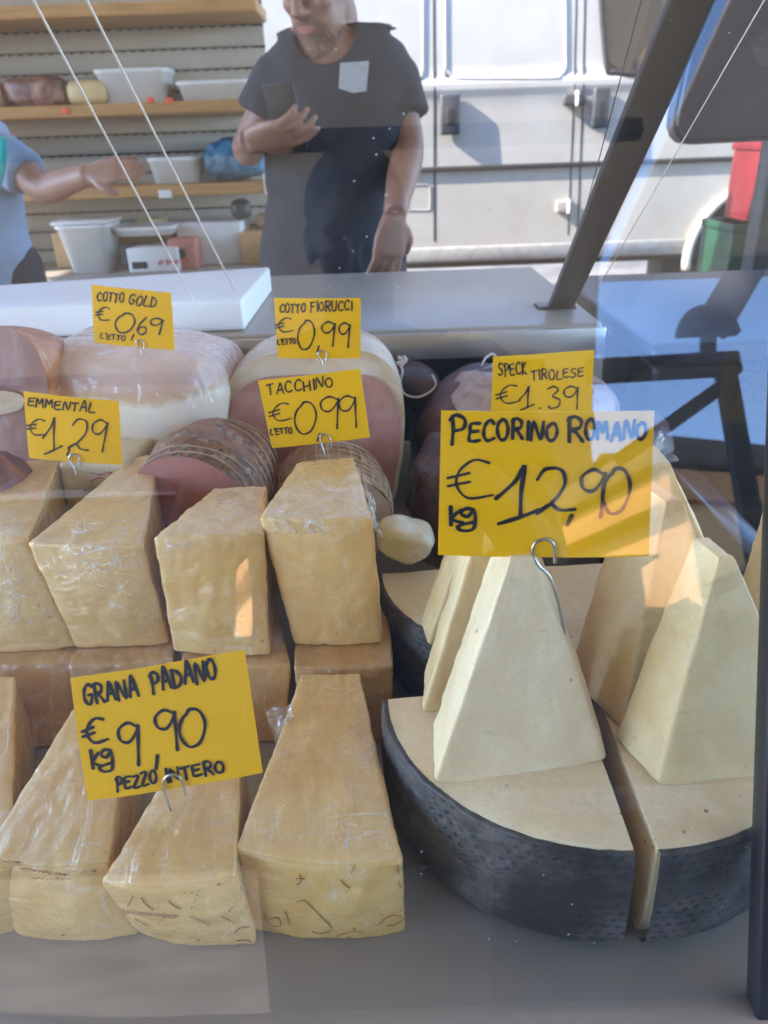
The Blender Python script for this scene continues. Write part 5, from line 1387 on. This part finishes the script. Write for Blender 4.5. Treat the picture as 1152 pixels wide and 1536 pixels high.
obj('trim_strip', boxbm((x0, YV - .030, zt_ - .012), (wcx + .8, YV - .0135, zt_ + .012), .006), M['rubber'], van)
def ybody(z):
    for a, b in zip(prof, prof[1:]):
        if a[1] <= z <= b[1]: return YV + a[0] + (b[0] - a[0]) * (z - a[1]) / max(1e-6, b[1] - a[1])
    return YV
def vert_seam(px0, py0, px1, py1, name='door_seam', wdt=.010):
    a, b = ay(px0, py0, YV), ay(px1, py1, YV); bm = BM(); n = 26; L_ = []
    xa = (a.x + b.x) / 2
    for i in range(n + 1):
        z = b.z + (a.z - b.z) * i / n; x = b.x + (a.x - b.x) * i / n; y = ybody(z) - .0016
        L_.append((bm.verts.new((x - wdt / 2, y, z)), bm.verts.new((x + wdt / 2, y, z)), bm.verts.new((x + wdt / 2, y + .004, z)), bm.verts.new((x - wdt / 2, y + .004, z))))
    for p, q in zip(L_, L_[1:]):
        for k in range(4): bm.faces.new((p[k], p[(k + 1) % 4], q[(k + 1) % 4], q[k]))
    return obj(name, bm, M['rubber'], van, smooth=False)
vert_seam(651, -60, 652, 362); vert_seam(867, -60, 852, 352, wdt=.006); vert_seam(880, -60, 866, 352, wdt=.007)
def bx_on(name, pxa, pya, pxb, pyb, thick, mat, bev=.012, parent=None):
    a, b = ay(pxa, pyb, YV), ay(pxb, pya, YV); z = (a.z + b.z) / 2; y = min(ybody(a.z), ybody(b.z), ybody(z)) - .001
    return obj(name, boxbm((min(a.x, b.x), y - thick, a.z), (max(a.x, b.x), y, b.z), min(bev, thick * .48), 3), mat, parent or van)
h1 = bx_on('door_handle', 659, 141, 689, 203, .035, M['handle']); bx_on('latch', 666, 160, 683, 190, .044, M['rubber'], parent=h1)
h2 = bx_on('door_handle', 882, 131, 912, 193, .040, M['handle']); bx_on('latch', 889, 150, 906, 182, .048, M['rubber'], parent=h2)
h3 = bx_on('door_guide', 841, 141, 876, 160, .035, M['handle']); bx_on('guide_pin', 859, 137, 864, 160, .046, M['white_plastic'], parent=h3)
h4 = bx_on('lower_hinge', 832, 300, 858, 318, .030, M['van_trim'], bev=.006); bx_on('hinge_pin', 848, 298, 853, 320, .040, M['white_plastic'], parent=h4)
def ring_on(name, pts, rad, mat, push=0.0, parent=None):
    P = []
    for q in pts:
        a = ay(q[0], q[1], YV); P.append(V((a.x, ybody(a.z) - push, a.z)))
    P = smooth_pts(P, 3, True); P.append(P[0]); bm = BM(); tube(bm, P, rad, 8, caps=False); return obj(name, bm, mat, parent or van), P
def rrect(x0_, y0_, x1_, y1_, r_):
    o = []
    for cx_, cy_, a0_ in ((x1_ - r_, y0_ + r_, -90), (x1_ - r_, y1_ - r_, 0), (x0_ + r_, y1_ - r_, 90), (x0_ + r_, y0_ + r_, 180)):
        for k in range(4): a = R(a0_ + k * 30); o.append((cx_ + r_ * math.cos(a), cy_ + r_ * math.sin(a)))
    return o
ring_on('pressed_panel', rrect(668, -160, 848, 118, 22), .007, M['van'], .001)
ring_on('fuel_flap', rrect(609, 277, 645, 315, 4), .005, M['van_trim'], -.001)
ring_on('pressed_panel', rrect(480, -160, 634, 124, 20), .007, M['van'], .001)
wo, WP = ring_on('window_gasket', [(908, -110), (1010, -110), (1012, -70), (985, 70), (968, 104), (950, 112), (922, 108), (908, 92)], .013, M['rubber'], .004)
bm = BM(); f = bm.faces.new([bm.verts.new(p + V((0, -.004, 0))) for p in WP[:-1]])
obj('window_pane', bm, M['van_glass'], van, smooth=False)
# arch lip, wheel
bm = BM(); pts = [V((wcx + wr_ * math.cos(a), YV - .022, wcz + wr_ * math.sin(a))) for a in [R(-8 + 196 * k / 40) for k in range(41)]]
tube(bm, pts, [(.034, .022)] * 41, 10, side=V((0, 1, 0))); obj('wheel_arch', bm, M['van'], van)
wt = BM(); bmesh.ops.create_cone(wt, segments=40, radius1=wcz * .0 + .30, radius2=.30, depth=.2, cap_ends=True); bmesh.ops.bevel(wt, geom=list(wt.edges), offset=.03, segments=3, affect='EDGES')
wt.transform(Matrix.Translation((wcx, YV + .17, .30)) @ Matrix.Rotation(R(90), 4, 'X')); wo = obj('wheel', wt, M['rubber'], van)
rim = BM(); bmesh.ops.create_cone(rim, segments=32, radius1=.17, radius2=.19, depth=.05, cap_ends=True); rim.transform(Matrix.Translation((wcx, YV + .062, .30)) @ Matrix.Rotation(R(90), 4, 'X')); obj('rim', rim, M['van_trim'], wo)
obj('wheel_well', boxbm((wcx - wr_, YV + .32, .1), (wcx + wr_, YV + .6, wcz + wr_), .02), M['rubber'], van)

# ------------------------------------------------------------------ right hand things
YP = 1.75
def rslab(name, pts, y, th, mat, label, cat):
    bm = BM(); P = [ay(*q, y) for q in pts]; a = [bm.verts.new(p) for p in P]; b = [bm.verts.new(p + V((0, th, 0))) for p in P]
    bm.faces.new(a); bm.faces.new(b[::-1]); n = len(P)
    for i in range(n): bm.faces.new((a[i], a[(i + 1) % n], b[(i + 1) % n], b[i]))
    bmesh.ops.recalc_face_normals(bm, faces=bm.faces)
    bmesh.ops.bevel(bm, geom=[e for e in bm.edges if len(e.link_faces) == 2 and e.calc_face_angle(0) > 1], offset=.010, segments=3, affect='EDGES')
    return bm
pts = [(1062, -60), (1020, 140), (1013, 175), (1012, 190), (1016, 204), (1026, 214), (1042, 217), (1100, 214), (1260, 206), (1260, -60)]
t = thing('navy_board', ay(1130, 200, YP) * 1.0, 'dark navy rounded panel seen through the side glass, top right', 'panel')
obj('panel', rslab('p', pts, YP, .06, 0, '', ''), M['navy'], t, smooth=False)
q = ay(1215, 150, YP); obj('post', boxbm((q.x - .03, YP + .062, .0), (q.x + .03, YP + .12, q.z), .004), M['frame_dark'], t)
def crate(label, x0_, x1_, z0_, z1_, y, mat, d=.30):
    t = thing('crate', ((x0_ + x1_) / 2, y + d / 2, z0_), label, 'crate', 'plastic crates by the van wheel'); h = z1_ - z0_
    bm = BM(); th = .012
    box(bm, (x0_, y, z0_), (x1_, y + d, z0_ + th), .003)
    for lo, hi in (((x0_, y, z0_ + th + .001), (x1_, y + th, z1_ - .03)), ((x0_, y + d - th, z0_ + th + .001), (x1_, y + d, z1_ - .03)), ((x0_, y + th + .001, z0_ + th + .001), (x0_ + th, y + d - th - .001, z1_ - .03)), ((x1_ - th, y + th + .001, z0_ + th + .001), (x1_, y + d - th - .001, z1_ - .03))): box(bm, lo, hi, .003)
    obj('wall', bm, mat, t)
    bm = BM()
    for lo, hi in (((x0_ - .008, y - .008, z1_ - .029), (x1_ + .008, y + .012, z1_)), ((x0_ - .008, y + d - .012, z1_ - .029), (x1_ + .008, y + d + .008, z1_)), ((x0_ - .008, y + .0125, z1_ - .029), (x0_ + .012, y + d - .0125, z1_)), ((x1_ - .012, y + .0125, z1_ - .029), (x1_ + .008, y + d - .0125, z1_))): box(bm, lo, hi, .004)
    for k in range(1, 4):
        x = x0_ + (x1_ - x0_) * k / 4; box(bm, (x - .008, y - .007, z0_ + .02), (x + .008, y - .0005, z1_ - .0305), .002)
    obj('rim', bm, mat, t)
YCR = 3.1
gx0 = ay(1066, 378, YCR).x + .075; gx1 = gx0 + .40; gz = ay(1095, 338, YCR).z
crate('green plastic crate under the red crate', gx0, gx1, gz - .33, gz, YCR, M['green_crate'])
crate('lower green plastic crate at the bottom of the stack', gx0, gx1, .005, gz - .331, YCR, M['green_crate'])
rx0 = ay(1116, 300, YCR).x + .07; rz = ay(1130, 214, YCR).z
crate('red plastic crate on top of the green one at the right edge', rx0, rx0 + .36, gz + .001, rz, YCR + .02, M['red_crate'])
